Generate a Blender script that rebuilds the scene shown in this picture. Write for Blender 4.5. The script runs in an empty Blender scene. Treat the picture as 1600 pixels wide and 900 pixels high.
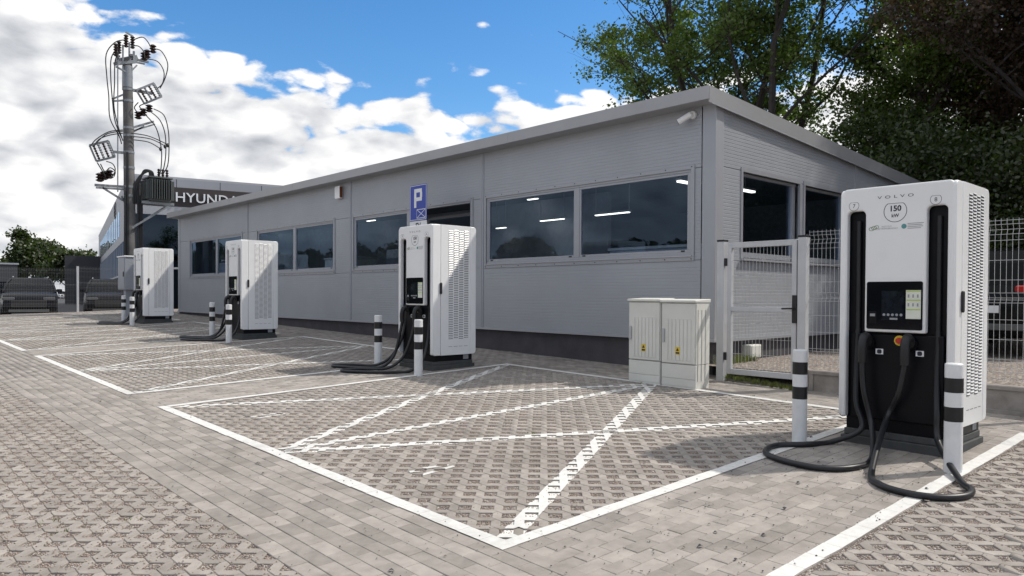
import bpy, math, random
import numpy as np
from mathutils import Vector, Matrix
R = math.radians
rng = np.random.default_rng(7); random.seed(7)
scene = bpy.context.scene
COL = scene.collection
# ------------------------------------------------------------------ camera, sky, sun, exposure
F, CX, CY = 1157.588, 800.0, 479.261            # focal length and principal point, photo pixels
CR = Vector((0.737574, -0.675247, 0.005061)); CU = Vector((0.006556, 0.014655, 0.999871)); CF = Vector((0.675234, 0.737446, -0.015236))
CAM = Vector((0, 0, 1.5))
cd = bpy.data.cameras.new('Camera'); co = bpy.data.objects.new('Camera', cd); COL.objects.link(co)
co.matrix_world = Matrix(((CR.x, CU.x, -CF.x, 0), (CR.y, CU.y, -CF.y, 0), (CR.z, CU.z, -CF.z, 1.5), (0, 0, 0, 1)))
cd.sensor_width = 36; cd.lens = 36 * F / 1600; cd.shift_y = (CY - 450) / 1600; cd.clip_start = 0.05; cd.clip_end = 3000
scene.camera = co
SUN = Vector((0.74, -0.42, 1.0)).normalized()   # towards the sun
SUN_EL = math.asin(SUN.z); SUN_AZ = math.atan2(SUN.x, SUN.y)
world = bpy.data.worlds.new('World'); scene.world = world; world.use_nodes = True
SKY_STRENGTH = 0.115
def build_sky():
    nt = world.node_tree; N = nt.nodes; L = nt.links; N.clear()
    out = N.new('ShaderNodeOutputWorld'); bg = N.new('ShaderNodeBackground'); bg.inputs['Strength'].default_value = SKY_STRENGTH
    sky = N.new('ShaderNodeTexSky'); sky.sky_type = 'NISHITA'; sky.sun_disc = False; sky.sun_elevation = SUN_EL; sky.sun_rotation = SUN_AZ
    sky.air_density = 1.0; sky.dust_density = 0.4; sky.ozone_density = 3.0
    tc = N.new('ShaderNodeTexCoord')
    def math_(op, a, b=None, c=None, clamp=False):
        n = N.new('ShaderNodeMath'); n.operation = op; n.use_clamp = clamp
        for i, v in enumerate((a, b, c)):
            if v is None: continue
            if isinstance(v, (int, float)): n.inputs[i].default_value = v
            else: L.new(v, n.inputs[i])
        return n.outputs[0]
    def vmul(v, s):
        n = N.new('ShaderNodeVectorMath'); n.operation = 'MULTIPLY'; L.new(v, n.inputs[0]); n.inputs[1].default_value = s; return n.outputs[0]
    def vadd(v, s):
        n = N.new('ShaderNodeVectorMath'); n.operation = 'ADD'; L.new(v, n.inputs[0]); n.inputs[1].default_value = s; return n.outputs[0]
    def dot(v, d):
        n = N.new('ShaderNodeVectorMath'); n.operation = 'DOT_PRODUCT'; L.new(v, n.inputs[0]); n.inputs[1].default_value = d; return n.outputs['Value']
    def noise(v, scale, detail, rough, dist=0.0):
        n = N.new('ShaderNodeTexNoise'); n.inputs['Scale'].default_value = scale; n.inputs['Detail'].default_value = detail
        n.inputs['Roughness'].default_value = rough; n.inputs['Distortion'].default_value = dist; L.new(v, n.inputs['Vector']); return n.outputs['Fac']
    d = tc.outputs['Generated']
    p = vadd(vmul(d, (1.0, 1.0, 2.1)), CLOUD_OFF)
    def dens(v):
        a = noise(v, 3.1, 3.0, 0.5); b = noise(v, 14.0, 7.0, 0.62, 0.1)
        f1 = math_('ABSOLUTE', math_('SUBTRACT', math_('MULTIPLY', noise(v, 8.5, 1.0, 0.5), 2.0), 1.0)); f2 = math_('ABSOLUTE', math_('SUBTRACT', math_('MULTIPLY', noise(v, 19.0, 1.0, 0.5), 2.0), 1.0))
        puff = math_('ADD', math_('MULTIPLY', f1, 0.26), math_('MULTIPLY', f2, 0.15))
        return math_('ADD', math_('ADD', math_('MULTIPLY', a, 0.62), math_('MULTIPLY', b, 0.24)), puff)
    d0 = dens(p); d1 = dens(vadd(p, (SUN.x * 0.03, SUN.y * 0.03, 0.085)))
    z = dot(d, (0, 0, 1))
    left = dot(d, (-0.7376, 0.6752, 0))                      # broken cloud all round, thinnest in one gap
    def ramp(v, lo, hi):
        n = N.new('ShaderNodeMapRange'); n.interpolation_type = 'SMOOTHSTEP'; L.new(v, n.inputs['Value'])
        n.inputs['From Min'].default_value = lo; n.inputs['From Max'].default_value = hi; return n.outputs['Result']
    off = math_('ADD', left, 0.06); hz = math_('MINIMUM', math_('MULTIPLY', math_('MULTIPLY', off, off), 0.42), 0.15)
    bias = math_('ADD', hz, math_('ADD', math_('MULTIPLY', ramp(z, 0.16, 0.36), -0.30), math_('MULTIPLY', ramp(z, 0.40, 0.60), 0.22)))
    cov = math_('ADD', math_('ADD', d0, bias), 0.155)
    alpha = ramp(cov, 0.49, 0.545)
    wisp = math_('MULTIPLY', ramp(noise(vadd(p, (3.1, 1.7, 0.4)), 11.0, 8.0, 0.62, 0.6), 0.66, 0.84), 0.6)
    alpha = math_('MAXIMUM', alpha, wisp)
    light = math_('ADD', 0.63, math_('MULTIPLY', math_('SUBTRACT', d0, d1), 3.2), clamp=True)
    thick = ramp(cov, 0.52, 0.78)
    light = math_('SUBTRACT', light, math_('MULTIPLY', thick, 0.16), clamp=True)
    cr = N.new('ShaderNodeValToRGB'); L.new(light, cr.inputs[0])
    e = cr.color_ramp.elements; k = 1.0 / SKY_STRENGTH
    e[0].position = 0.0; e[0].color = (0.32 * k, 0.335 * k, 0.365 * k, 1); e[1].position = 0.72; e[1].color = (0.72 * k, 0.715 * k, 0.71 * k, 1)
    m = e.new(0.40); m.color = (0.52 * k, 0.53 * k, 0.55 * k, 1)
    gam = N.new('ShaderNodeHueSaturation'); gam.inputs['Saturation'].default_value = 1.3; gam.inputs['Value'].default_value = 1.0
    L.new(sky.outputs[0], gam.inputs['Color'])
    mix = N.new('ShaderNodeMix'); mix.data_type = 'RGBA'; L.new(alpha, mix.inputs[0]); L.new(gam.outputs[0], mix.inputs[6]); L.new(cr.outputs[0], mix.inputs[7])
    L.new(mix.outputs[2], bg.inputs['Color']); L.new(bg.outputs[0], out.inputs['Surface'])
CLOUD_OFF = (4.3, 2.2, 0.35)
build_sky()
sl = bpy.data.lights.new('Sun', 'SUN'); sl.energy = 2.5; sl.angle = R(1.0); sl.color = (1.0, 0.94, 0.85)
so = bpy.data.objects.new('Sun', sl); COL.objects.link(so); so.rotation_euler = (-SUN).to_track_quat('-Z', 'Y').to_euler(); so.location = (20, -10, 30)
vs = scene.view_settings; vs.view_transform = 'Standard'; vs.look = 'None'; vs.gamma = 1; vs.use_curve_mapping = False; vs.exposure = 0.56
try: scene.display_settings.display_device = 'sRGB'
except Exception: pass

# ------------------------------------------------------------------ photo pixel -> place
SB, SA = 0.0336, 0.0186                          # the paved lot rises gently towards the building and the far fence
def gz(x, y): return SB * x + SA * y
def ray(px, py): return (CF * F + CR * (px - CX) - CU * (py - CY)).normalized()
def G(px, py, dz=0.0):
    d = ray(px, py); t = (1.5 - dz) / (-d.z + SB * d.x + SA * d.y); return CAM + d * t
def hit(px, py, p0, n):
    d = ray(px, py); n = Vector(n); t = (Vector(p0) - CAM).dot(n) / d.dot(n); return CAM + d * t
def atX(px, py, X): return hit(px, py, (X, 0, 0), (1, 0, 0))
def atY(px, py, Y): return hit(px, py, (0, Y, 0), (0, 1, 0))

# ------------------------------------------------------------------ materials
M = {}
def mat(name, col, rough=0.6, metal=0.0, var=0.08, vscale=6.0, bump=0.0, bscale=60.0, spec=0.5, coat=0.0, rnd=0.0, emit=0.0, detail=4.0, dirt=0.0):
    m = bpy.data.materials.new(name); m.use_nodes = True; nt = m.node_tree; N = nt.nodes; L = nt.links
    b = N['Principled BSDF']; b.inputs['Roughness'].default_value = rough; b.inputs['Metallic'].default_value = metal
    b.inputs['Specular IOR Level'].default_value = spec; b.inputs['Coat Weight'].default_value = coat
    geo = N.new('ShaderNodeNewGeometry')
    n = N.new('ShaderNodeTexNoise'); n.inputs['Scale'].default_value = vscale; n.inputs['Detail'].default_value = detail; n.inputs['Roughness'].default_value = 0.62
    L.new(geo.outputs['Position'], n.inputs['Vector'])
    mr = N.new('ShaderNodeMapRange'); L.new(n.outputs['Fac'], mr.inputs['Value']); mr.inputs['From Min'].default_value = 0.3; mr.inputs['From Max'].default_value = 0.7
    mr.inputs['To Min'].default_value = 1 - var; mr.inputs['To Max'].default_value = 1 + var
    val = mr.outputs['Result']
    if rnd > 0:
        oi = N.new('ShaderNodeObjectInfo'); ad = N.new('ShaderNodeMath'); ad.operation = 'ADD'
        L.new(oi.outputs['Random'], ad.inputs[0]); L.new(geo.outputs['Random Per Island'], ad.inputs[1])
        fr = N.new('ShaderNodeMath'); fr.operation = 'FRACT'; L.new(ad.outputs[0], fr.inputs[0])
        m2 = N.new('ShaderNodeMapRange'); L.new(fr.outputs[0], m2.inputs['Value']); m2.inputs['To Min'].default_value = 1 - rnd; m2.inputs['To Max'].default_value = 1 + rnd
        mu = N.new('ShaderNodeMath'); mu.operation = 'MULTIPLY'; L.new(val, mu.inputs[0]); L.new(m2.outputs['Result'], mu.inputs[1]); val = mu.outputs[0]
    mx = N.new('ShaderNodeVectorMath'); mx.operation = 'SCALE'; mx.inputs[0].default_value = col[:3]; L.new(val, mx.inputs['Scale'])
    colout = mx.outputs[0]
    if dirt > 0:
        n3 = N.new('ShaderNodeTexNoise'); n3.inputs['Scale'].default_value = 1.3; n3.inputs['Detail'].default_value = 7; n3.inputs['Roughness'].default_value = 0.7
        L.new(geo.outputs['Position'], n3.inputs['Vector'])
        r3 = N.new('ShaderNodeMapRange'); L.new(n3.outputs['Fac'], r3.inputs['Value']); r3.inputs['From Min'].default_value = 0.5; r3.inputs['From Max'].default_value = 0.75; r3.inputs['To Max'].default_value = dirt
        dm = N.new('ShaderNodeMix'); dm.data_type = 'RGBA'; L.new(r3.outputs['Result'], dm.inputs[0]); L.new(colout, dm.inputs[6]); dm.inputs[7].default_value = (0.13, 0.115, 0.095, 1); colout = dm.outputs[2]
    L.new(colout, b.inputs['Base Color'])
    if bump > 0:
        n2 = N.new('ShaderNodeTexNoise'); n2.inputs['Scale'].default_value = bscale; n2.inputs['Detail'].default_value = 3; L.new(geo.outputs['Position'], n2.inputs['Vector'])
        bp = N.new('ShaderNodeBump'); bp.inputs['Strength'].default_value = bump; bp.inputs['Distance'].default_value = 0.004; L.new(n2.outputs['Fac'], bp.inputs['Height']); L.new(bp.outputs[0], b.inputs['Normal'])
    if emit > 0:
        b.inputs['Emission Color'].default_value = (*col[:3], 1); b.inputs['Emission Strength'].default_value = emit
    M[name] = m; return m
mat('paver', (0.318, 0.290, 0.264), 0.9, var=0.16, vscale=11, bump=0.6, bscale=160, rnd=0.15, dirt=0.42, spec=0.3)
mat('brick', (0.310, 0.284, 0.260), 0.9, var=0.15, vscale=9, bump=0.55, bscale=150, rnd=0.19, dirt=0.38, spec=0.3)
mat('paint', (0.66, 0.655, 0.635), 0.75, var=0.10, vscale=22, bump=0.4, bscale=120, detail=9, dirt=0.30)
mat('panel', (0.362, 0.378, 0.408), 0.42, 0.2, var=0.05, vscale=0.9, bump=0.5, bscale=1.1, dirt=0.06)
mat('trim', (0.40, 0.41, 0.44), 0.4, 0.3, var=0.04, vscale=2)
mat('fascia', (0.36, 0.362, 0.375), 0.42, 0.3, var=0.05, vscale=1.5)
mat('window_metal', (0.36, 0.37, 0.40), 0.4, 0.3, var=0.03)
mat('plinth', (0.062, 0.058, 0.066), 0.85, var=0.2, vscale=3, bump=0.4, bscale=90, dirt=0.2)
mat('dark_in', (0.22, 0.24, 0.27), 0.9, var=0.1)
mat('grey_in', (0.40, 0.42, 0.46), 0.8, var=0.1)
mat('white_in', (0.55, 0.55, 0.53), 0.6)
mat('tube_light', (1.0, 0.93, 0.8), emit=2.2)
mat('shell_white', (0.82, 0.825, 0.83), 0.33, var=0.02, vscale=2, coat=0.15, dirt=0.07)
mat('shell_black', (0.003, 0.0035, 0.006), 0.38, var=0.1, spec=0.22)
mat('gloss_black', (0.004, 0.005, 0.008), 0.08, var=0.05)
mat('screen', (0.012, 0.016, 0.022), 0.06, var=0.6, vscale=14)
mat('base_grey', (0.055, 0.06, 0.062), 0.7, var=0.2, vscale=9, dirt=0.3)
mat('vent_dark', (0.09, 0.09, 0.095), 0.8)
mat('ink', (0.02, 0.022, 0.04), 0.6)
mat('ink_green', (0.16, 0.25, 0.10), 0.6)
mat('ink_teal', (0.10, 0.30, 0.30), 0.6)
mat('ink_grey', (0.30, 0.31, 0.33), 0.6)
mat('sticker', (0.68, 0.70, 0.62), 0.5)
mat('lime', (0.42, 0.55, 0.10), 0.5)
mat('yellow', (0.70, 0.50, 0.03), 0.5)
mat('red', (0.55, 0.03, 0.02), 0.4)
mat('rubber', (0.012, 0.013, 0.016), 0.42, var=0.2, vscale=20)
mat('bollard_white', (0.72, 0.73, 0.74), 0.42, var=0.05, vscale=9, dirt=0.16)
mat('bollard_black', (0.008, 0.008, 0.010), 0.45)
mat('cream', (0.66, 0.66, 0.615), 0.55, var=0.04, vscale=3, dirt=0.10)
mat('cream_dark', (0.30, 0.30, 0.28), 0.7)
mat('steel', (0.50, 0.51, 0.53), 0.42, 0.55, var=0.06, vscale=8)
mat('fence_wire', (0.17, 0.175, 0.185), 0.6, 0.0, var=0.05)
mat('gate_paint', (0.50, 0.51, 0.53), 0.5, 0.1, var=0.05, vscale=5)
mat('black_plastic', (0.012, 0.012, 0.014), 0.5)
mat('kerb_concrete', (0.27, 0.25, 0.23), 0.9, var=0.25, vscale=5, bump=0.5, bscale=70, dirt=0.4)
mat('pole_concrete', (0.13, 0.127, 0.125), 0.9, var=0.2, vscale=3, bump=0.4)
mat('transformer_grey', (0.065, 0.073, 0.073), 0.5, 0.1, var=0.12, vscale=4)
mat('insulator', (0.03, 0.018, 0.016), 0.25)
mat('galv', (0.26, 0.275, 0.29), 0.42, 0.6, var=0.1, vscale=8)
mat('wire', (0.02, 0.02, 0.022), 0.6)
mat('sign_blue', (0.012, 0.045, 0.36), 0.35, var=0.03)
mat('sign_white', (0.78, 0.79, 0.80), 0.4)
mat('asphalt', (0.055, 0.055, 0.058), 0.9, var=0.2, vscale=2, bump=0.5)
mat('sand_strip', (0.42, 0.38, 0.31), 0.9, var=0.2, vscale=3)
mat('car_dark', (0.003, 0.0035, 0.006), 0.25, 0.0, var=0.05, spec=0.12)
mat('car_black', (0.006, 0.007, 0.008), 0.15, 0.0, spec=0.15, coat=0.0, var=0.05)
mat('car_white', (0.70, 0.71, 0.72), 0.3, coat=0.6, var=0.02)
mat('car_beige', (0.42, 0.40, 0.34), 0.3, 0.3, coat=0.6, var=0.02)
mat('car_glass', (0.006, 0.007, 0.009), 0.08, var=0.1, spec=0.08)
mat('tyre', (0.015, 0.015, 0.016), 0.85)
mat('rim', (0.12, 0.125, 0.13), 0.4, 0.6)
mat('lamp_glass', (0.10, 0.105, 0.115), 0.1, 0.2)
mat('tail_red', (0.45, 0.012, 0.010), 0.15, coat=0.6)
mat('chrome', (0.6, 0.6, 0.6), 0.15, 0.9)
mat('bark', (0.045, 0.038, 0.033), 0.9, var=0.3, vscale=9, bump=0.8, bscale=30)
mat('dealer_grey', (0.33, 0.345, 0.38), 0.45, 0.3, var=0.04, vscale=0.5)
mat('dealer_brown', (0.040, 0.032, 0.032), 0.6, var=0.1)
mat('dealer_dark', (0.035, 0.036, 0.042), 0.5)
mat('letter_chrome', (0.72, 0.74, 0.78), 0.18, 0.85, var=0.05)
mat('brown_leaf', (0.17, 0.055, 0.02), 0.8)
def leafmat(name, c, v=0.35):
    m = bpy.data.materials.new(name); m.use_nodes = True; nt = m.node_tree; N = nt.nodes; L = nt.links
    out = N['Material Output']; N.remove(N['Principled BSDF'])
    geo = N.new('ShaderNodeNewGeometry'); mr = N.new('ShaderNodeMapRange'); L.new(geo.outputs['Random Per Island'], mr.inputs['Value'])
    mr.inputs['To Min'].default_value = 1 - v; mr.inputs['To Max'].default_value = 1 + v
    sc = N.new('ShaderNodeVectorMath'); sc.operation = 'SCALE'; sc.inputs[0].default_value = c; L.new(mr.outputs[0], sc.inputs['Scale'])
    di = N.new('ShaderNodeBsdfDiffuse'); tr = N.new('ShaderNodeBsdfTranslucent'); gl = N.new('ShaderNodeBsdfGlossy'); gl.inputs['Roughness'].default_value = 0.45
    L.new(sc.outputs[0], di.inputs['Color'])
    wv = N.new('ShaderNodeVectorMath'); wv.operation = 'MULTIPLY'; L.new(sc.outputs[0], wv.inputs[0]); wv.inputs[1].default_value = (1.5, 1.7, 0.7); L.new(wv.outputs[0], tr.inputs['Color'])
    m1 = N.new('ShaderNodeMixShader'); m1.inputs[0].default_value = 0.42; L.new(di.outputs[0], m1.inputs[1]); L.new(tr.outputs[0], m1.inputs[2])
    m2 = N.new('ShaderNodeMixShader'); m2.inputs[0].default_value = 0.05; L.new(m1.outputs[0], m2.inputs[1]); L.new(gl.outputs[0], m2.inputs[2]); L.new(m2.outputs[0], out.inputs[0])
    M[name] = m
leafmat('leaf_maple', (0.082, 0.128, 0.026)); leafmat('leaf_dark', (0.040, 0.058, 0.018)); leafmat('leaf_copper', (0.058, 0.036, 0.026))
leafmat('leaf_light', (0.088, 0.130, 0.026)); leafmat('grass_blade', (0.13, 0.15, 0.045))
def gravelmat(name, scale, cols, base_dark):
    m = bpy.data.materials.new(name); m.use_nodes = True; nt = m.node_tree; N = nt.nodes; L = nt.links; b = N['Principled BSDF']; b.inputs['Roughness'].default_value = 0.9
    geo = N.new('ShaderNodeNewGeometry'); v = N.new('ShaderNodeTexVoronoi'); v.inputs['Scale'].default_value = scale; L.new(geo.outputs['Position'], v.inputs['Vector'])
    sep = N.new('ShaderNodeSeparateColor'); L.new(v.outputs['Color'], sep.inputs[0])
    cr = N.new('ShaderNodeValToRGB'); L.new(sep.outputs[0], cr.inputs[0]); e = cr.color_ramp.elements; cr.color_ramp.interpolation = 'CONSTANT'
    for i, c in enumerate(cols):
        x = e[i] if i < 2 else e.new(0.5)
        x.position = i / len(cols); x.color = (*c, 1)
    dk = N.new('ShaderNodeMapRange'); L.new(v.outputs['Distance'], dk.inputs['Value']); dk.inputs['From Min'].default_value = 0.25; dk.inputs['From Max'].default_value = 0.75; dk.inputs['To Min'].default_value = 0.0; dk.inputs['To Max'].default_value = 0.5
    mx = N.new('ShaderNodeMix'); mx.data_type = 'RGBA'; L.new(dk.outputs[0], mx.inputs[0]); L.new(cr.outputs[0], mx.inputs[6]); mx.inputs[7].default_value = (*base_dark, 1)
    L.new(mx.outputs[2], b.inputs['Base Color'])
    bp = N.new('ShaderNodeBump'); bp.inputs['Strength'].default_value = 1.0; bp.inputs['Distance'].default_value = 0.012; bp.invert = True; L.new(v.outputs['Distance'], bp.inputs['Height']); L.new(bp.outputs[0], b.inputs['Normal'])
    M[name] = m
gravelmat('gravel', 95, [(0.42, 0.37, 0.33), (0.24, 0.20, 0.18), (0.50, 0.46, 0.42), (0.33, 0.27, 0.24), (0.17, 0.14, 0.13), (0.42, 0.32, 0.27), (0.62, 0.58, 0.54), (0.30, 0.26, 0.24)], (0.05, 0.04, 0.035))
gravelmat('yard_gravel', 32, [(0.36, 0.31, 0.27), (0.22, 0.18, 0.15), (0.44, 0.40, 0.35), (0.28, 0.23, 0.20), (0.15, 0.125, 0.11), (0.36, 0.29, 0.24)], (0.05, 0.042, 0.036))
def glassmat(name, tint, refl):
    m = bpy.data.materials.new(name); m.use_nodes = True; nt = m.node_tree; N = nt.nodes; L = nt.links; N.remove(N['Principled BSDF']); out = N['Material Output']
    tr = N.new('ShaderNodeBsdfTransparent'); tr.inputs['Color'].default_value = (*tint, 1); gl = N.new('ShaderNodeBsdfGlossy'); gl.inputs['Roughness'].default_value = 0.0; gl.inputs['Color'].default_value = (0.50, 0.72, 1, 1)
    geo = N.new('ShaderNodeNewGeometry'); dt = N.new('ShaderNodeVectorMath'); dt.operation = 'DOT_PRODUCT'; L.new(geo.outputs['Normal'], dt.inputs[0]); L.new(geo.outputs['Incoming'], dt.inputs[1])
    def mt(op, a, b):
        n = N.new('ShaderNodeMath'); n.operation = op
        for k_, v_ in enumerate((a, b)):
            if isinstance(v_, (int, float)): n.inputs[k_].default_value = v_
            else: L.new(v_, n.inputs[k_])
        return n.outputs[0]
    f_ = mt('ADD', mt('MULTIPLY', mt('POWER', mt('SUBTRACT', 1.0, mt('ABSOLUTE', dt.outputs['Value'], 0.0)), 5.0), 1.0 - refl), refl)
    mx = N.new('ShaderNodeMixShader'); L.new(f_, mx.inputs[0]); L.new(tr.outputs[0], mx.inputs[1]); L.new(gl.outputs[0], mx.inputs[2]); L.new(mx.outputs[0], out.inputs[0])
    M[name] = m
glassmat('glass', (0.66, 0.75, 0.86), 0.055); glassmat('dealer_glass', (0.03, 0.034, 0.038), 0.05)

m = mat('paint_worn', (0.70, 0.69, 0.66), 0.8, var=0.1, vscale=30); nt = m.node_tree; N_ = nt.nodes; L_ = nt.links
_g = N_.new('ShaderNodeNewGeometry'); _n = N_.new('ShaderNodeTexNoise'); _n.inputs['Scale'].default_value = 38; _n.inputs['Detail'].default_value = 5; L_.new(_g.outputs['Position'], _n.inputs['Vector'])
_r = N_.new('ShaderNodeMapRange'); _r.inputs['From Min'].default_value = .32; _r.inputs['From Max'].default_value = .42; L_.new(_n.outputs['Fac'], _r.inputs['Value']); L_.new(_r.outputs[0], N_['Principled BSDF'].inputs['Alpha'])
m = mat('pebble', (0.36, 0.315, 0.28), 0.9, var=0.1, vscale=40); nt = m.node_tree; N_ = nt.nodes; L_ = nt.links
_g = N_.new('ShaderNodeNewGeometry'); _c = N_.new('ShaderNodeValToRGB'); L_.new(_g.outputs['Random Per Island'], _c.inputs[0]); _e = _c.color_ramp.elements
for _i, _col in enumerate(((.20, .17, .15), (.42, .37, .32), (.30, .23, .19), (.56, .51, .46), (.24, .21, .19), (.46, .36, .30))):
    _x = _e[_i] if _i < 2 else _e.new(.5); _x.position = _i / 5; _x.color = (*_col, 1)
L_.new(_c.outputs[0], N_['Principled BSDF'].inputs['Base Color'])

# ------------------------------------------------------------------ object helpers
def link(o, parent=None):
    COL.objects.link(o)
    if parent is not None: o.parent = parent
    return o
def tag(o, label=None, cat=None, group=None, kind=None):
    if label: o['label'] = label
    if cat: o['category'] = cat
    if group: o['group'] = group
    if kind: o['kind'] = kind
    return o
def thing(name, label, cat, loc=(0, 0, 0), group=None, rz=0.0):
    o = bpy.data.objects.new(name, None); link(o); o.location = loc; o.rotation_euler = (0, 0, rz); o.empty_display_size = 0.2
    return tag(o, label, cat, group)
class MB:
    def __init__(s, off=(0, 0, 0)): s.v = []; s.f = []; s.m = []; s.o = Vector(off)
    def add(s, vs, fs, mi=0):
        n = len(s.v); s.v += [tuple(Vector(v) - s.o) for v in vs]; s.f += [tuple(n + i for i in f) for f in fs]; s.m += [mi] * len(fs); return s
    def box(s, x0, x1, y0, y1, z0, z1, mi=0):
        return s.add([(x0, y0, z0), (x1, y0, z0), (x1, y1, z0), (x0, y1, z0), (x0, y0, z1), (x1, y0, z1), (x1, y1, z1), (x0, y1, z1)],
                     [(0, 3, 2, 1), (4, 5, 6, 7), (0, 1, 5, 4), (1, 2, 6, 5), (2, 3, 7, 6), (3, 0, 4, 7)], mi)
    def prism(s, poly, ax, a0, a1, mi=0):          # poly in the two other axes, extruded along ax
        n = len(poly); vs = []
        for t in (a0, a1):
            for (u, w) in poly: vs.append({'x': (t, u, w), 'y': (u, t, w), 'z': (u, w, t)}[ax])
        fs = [tuple(range(n)), tuple(range(2 * n - 1, n - 1, -1))] + [(i, (i + 1) % n, n + (i + 1) % n, n + i) for i in range(n)]
        return s.add(vs, fs, mi)
    def tube(s, pts, r, seg=8, mi=0, cap=True):
        pts = [Vector(p) for p in pts]; n = len(pts); rs = r if isinstance(r, (list, tuple)) else [r] * n
        t = (pts[1] - pts[0]).normalized(); u = t.orthogonal().normalized(); vs = []; fs = []
        for i in range(n):
            tn = (pts[min(i + 1, n - 1)] - pts[max(i - 1, 0)]).normalized()
            u = (u - tn * u.dot(tn)); u = u.normalized() if u.length > 1e-6 else tn.orthogonal().normalized(); w = tn.cross(u)
            for k in range(seg):
                a = 2 * math.pi * k / seg; vs.append(pts[i] + (u * math.cos(a) + w * math.sin(a)) * rs[i])
        for i in range(n - 1):
            for k in range(seg): fs.append((i * seg + k, i * seg + (k + 1) % seg, (i + 1) * seg + (k + 1) % seg, (i + 1) * seg + k))
        if cap: fs += [tuple(range(seg - 1, -1, -1)), tuple(range((n - 1) * seg, n * seg))]
        return s.add(vs, fs, mi)
    def lathe(s, prof, c=(0, 0, 0), seg=20, mi=0):   # (r, z) about vertical axis
        c = Vector(c); vs = []; fs = []; n = len(prof)
        for (r, z) in prof:
            for k in range(seg): a = 2 * math.pi * k / seg; vs.append(c + Vector((r * math.cos(a), r * math.sin(a), z)))
        for i in range(n - 1):
            for k in range(seg): fs.append((i * seg + k, i * seg + (k + 1) % seg, (i + 1) * seg + (k + 1) % seg, (i + 1) * seg + k))
        fs += [tuple(range(seg - 1, -1, -1)), tuple(range((n - 1) * seg, n * seg))]
        return s.add(vs, fs, mi)
    def bar(s, a, b, w, h=None, mi=0):               # rectangular bar between two points
        a, b = Vector(a), Vector(b); h = h or w; t = (b - a).normalized(); up = Vector((0, 0, 1)) if abs(t.z) < 0.95 else Vector((1, 0, 0))
        sd = t.cross(up).normalized() * (w / 2); u = sd.cross(t).normalized() * (h / 2)
        vs = [a - sd - u, a + sd - u, a + sd + u, a - sd + u, b - sd - u, b + sd - u, b + sd + u, b - sd + u]
        return s.add(vs, [(3, 2, 1, 0), (4, 5, 6, 7), (0, 1, 5, 4), (1, 2, 6, 5), (2, 3, 7, 6), (3, 0, 4, 7)], mi)
    def build(s, name, mats, parent=None, loc=None, bevel=0.0, smooth=False, seg=2):
        me = bpy.data.meshes.new(name); me.from_pydata(s.v, [], s.f)
        ms = mats if isinstance(mats, (list, tuple)) else [mats]
        for m in ms: me.materials.append(M[m])
        if len(ms) > 1: me.polygons.foreach_set('material_index', s.m)
        o = bpy.data.objects.new(name, me); link(o, parent)
        if loc: o.location = loc
        import bmesh as _b
        bm = _b.new(); bm.from_mesh(me); _b.ops.recalc_face_normals(bm, faces=bm.faces); bm.to_mesh(me); bm.free()
        if bevel > 0:
            md = o.modifiers.new('Bevel', 'BEVEL'); md.width = bevel; md.segments = seg; md.limit_method = 'ANGLE'; md.angle_limit = R(40)
        if smooth or bevel > 0:
            me.polygons.foreach_set('use_smooth', [True] * len(me.polygons)); me.set_sharp_from_angle(angle=R(38))
        return o
def struct(o): o['kind'] = 'structure'; return o
def copy_tree(o, parent=None):
    c = o.copy(); link(c, parent)
    for ch in list(o.children): copy_tree(ch, c)
    return c
def smooth_path(pts, n=8):
    pts = [Vector(p) for p in pts]; out = []
    for i in range(len(pts) - 1):
        p0 = pts[max(i - 1, 0)]; p1 = pts[i]; p2 = pts[i + 1]; p3 = pts[min(i + 2, len(pts) - 1)]
        for k in range(n):
            t = k / n; out.append(0.5 * ((2 * p1) + (p2 - p0) * t + (2 * p0 - 5 * p1 + 4 * p2 - p3) * t * t + (3 * p1 - p0 - 3 * p2 + p3) * t ** 3))
    out.append(pts[-1]); return out
def text_geo(body, size, stretch=1.0, extrude=0.0, offset=0.0, spacing=1.0):
    c = bpy.data.curves.new('txt', 'FONT'); c.body = body; c.size = size; c.extrude = extrude; c.offset = offset; c.space_character = spacing; c.align_x = 'CENTER'; c.align_y = 'CENTER'; c.resolution_u = 3
    o = bpy.data.objects.new('txt', c); COL.objects.link(o); me = bpy.data.meshes.new_from_object(o)
    vs = [(v.co.x * stretch, v.co.y, v.co.z) for v in me.vertices]; fs = [tuple(p.vertices) for p in me.polygons]
    bpy.data.objects.remove(o); bpy.data.meshes.remove(me); bpy.data.curves.remove(c); return vs, fs
def on_plane(vs, o, ux, uy, un): o, ux, uy, un = map(Vector, (o, ux, uy, un)); return [o + ux * v[0] + uy * v[1] + un * v[2] for v in vs]
def rrect(u0, u1, w0, w1, r, n=4, corners=(1, 1, 1, 1)):
    pts = []
    for i, (cx, cy, a0) in enumerate(((u1 - r, w1 - r, 0), (u0 + r, w1 - r, 90), (u0 + r, w0 + r, 180), (u1 - r, w0 + r, 270))):
        if corners[i]:
            for k in range(n + 1): a = R(a0 + 90 * k / n); pts.append((cx + r * math.cos(a), cy + r * math.sin(a)))
        else: pts.append(((u1, w1), (u0, w1), (u0, w0), (u1, w0))[i])
    return pts

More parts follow.
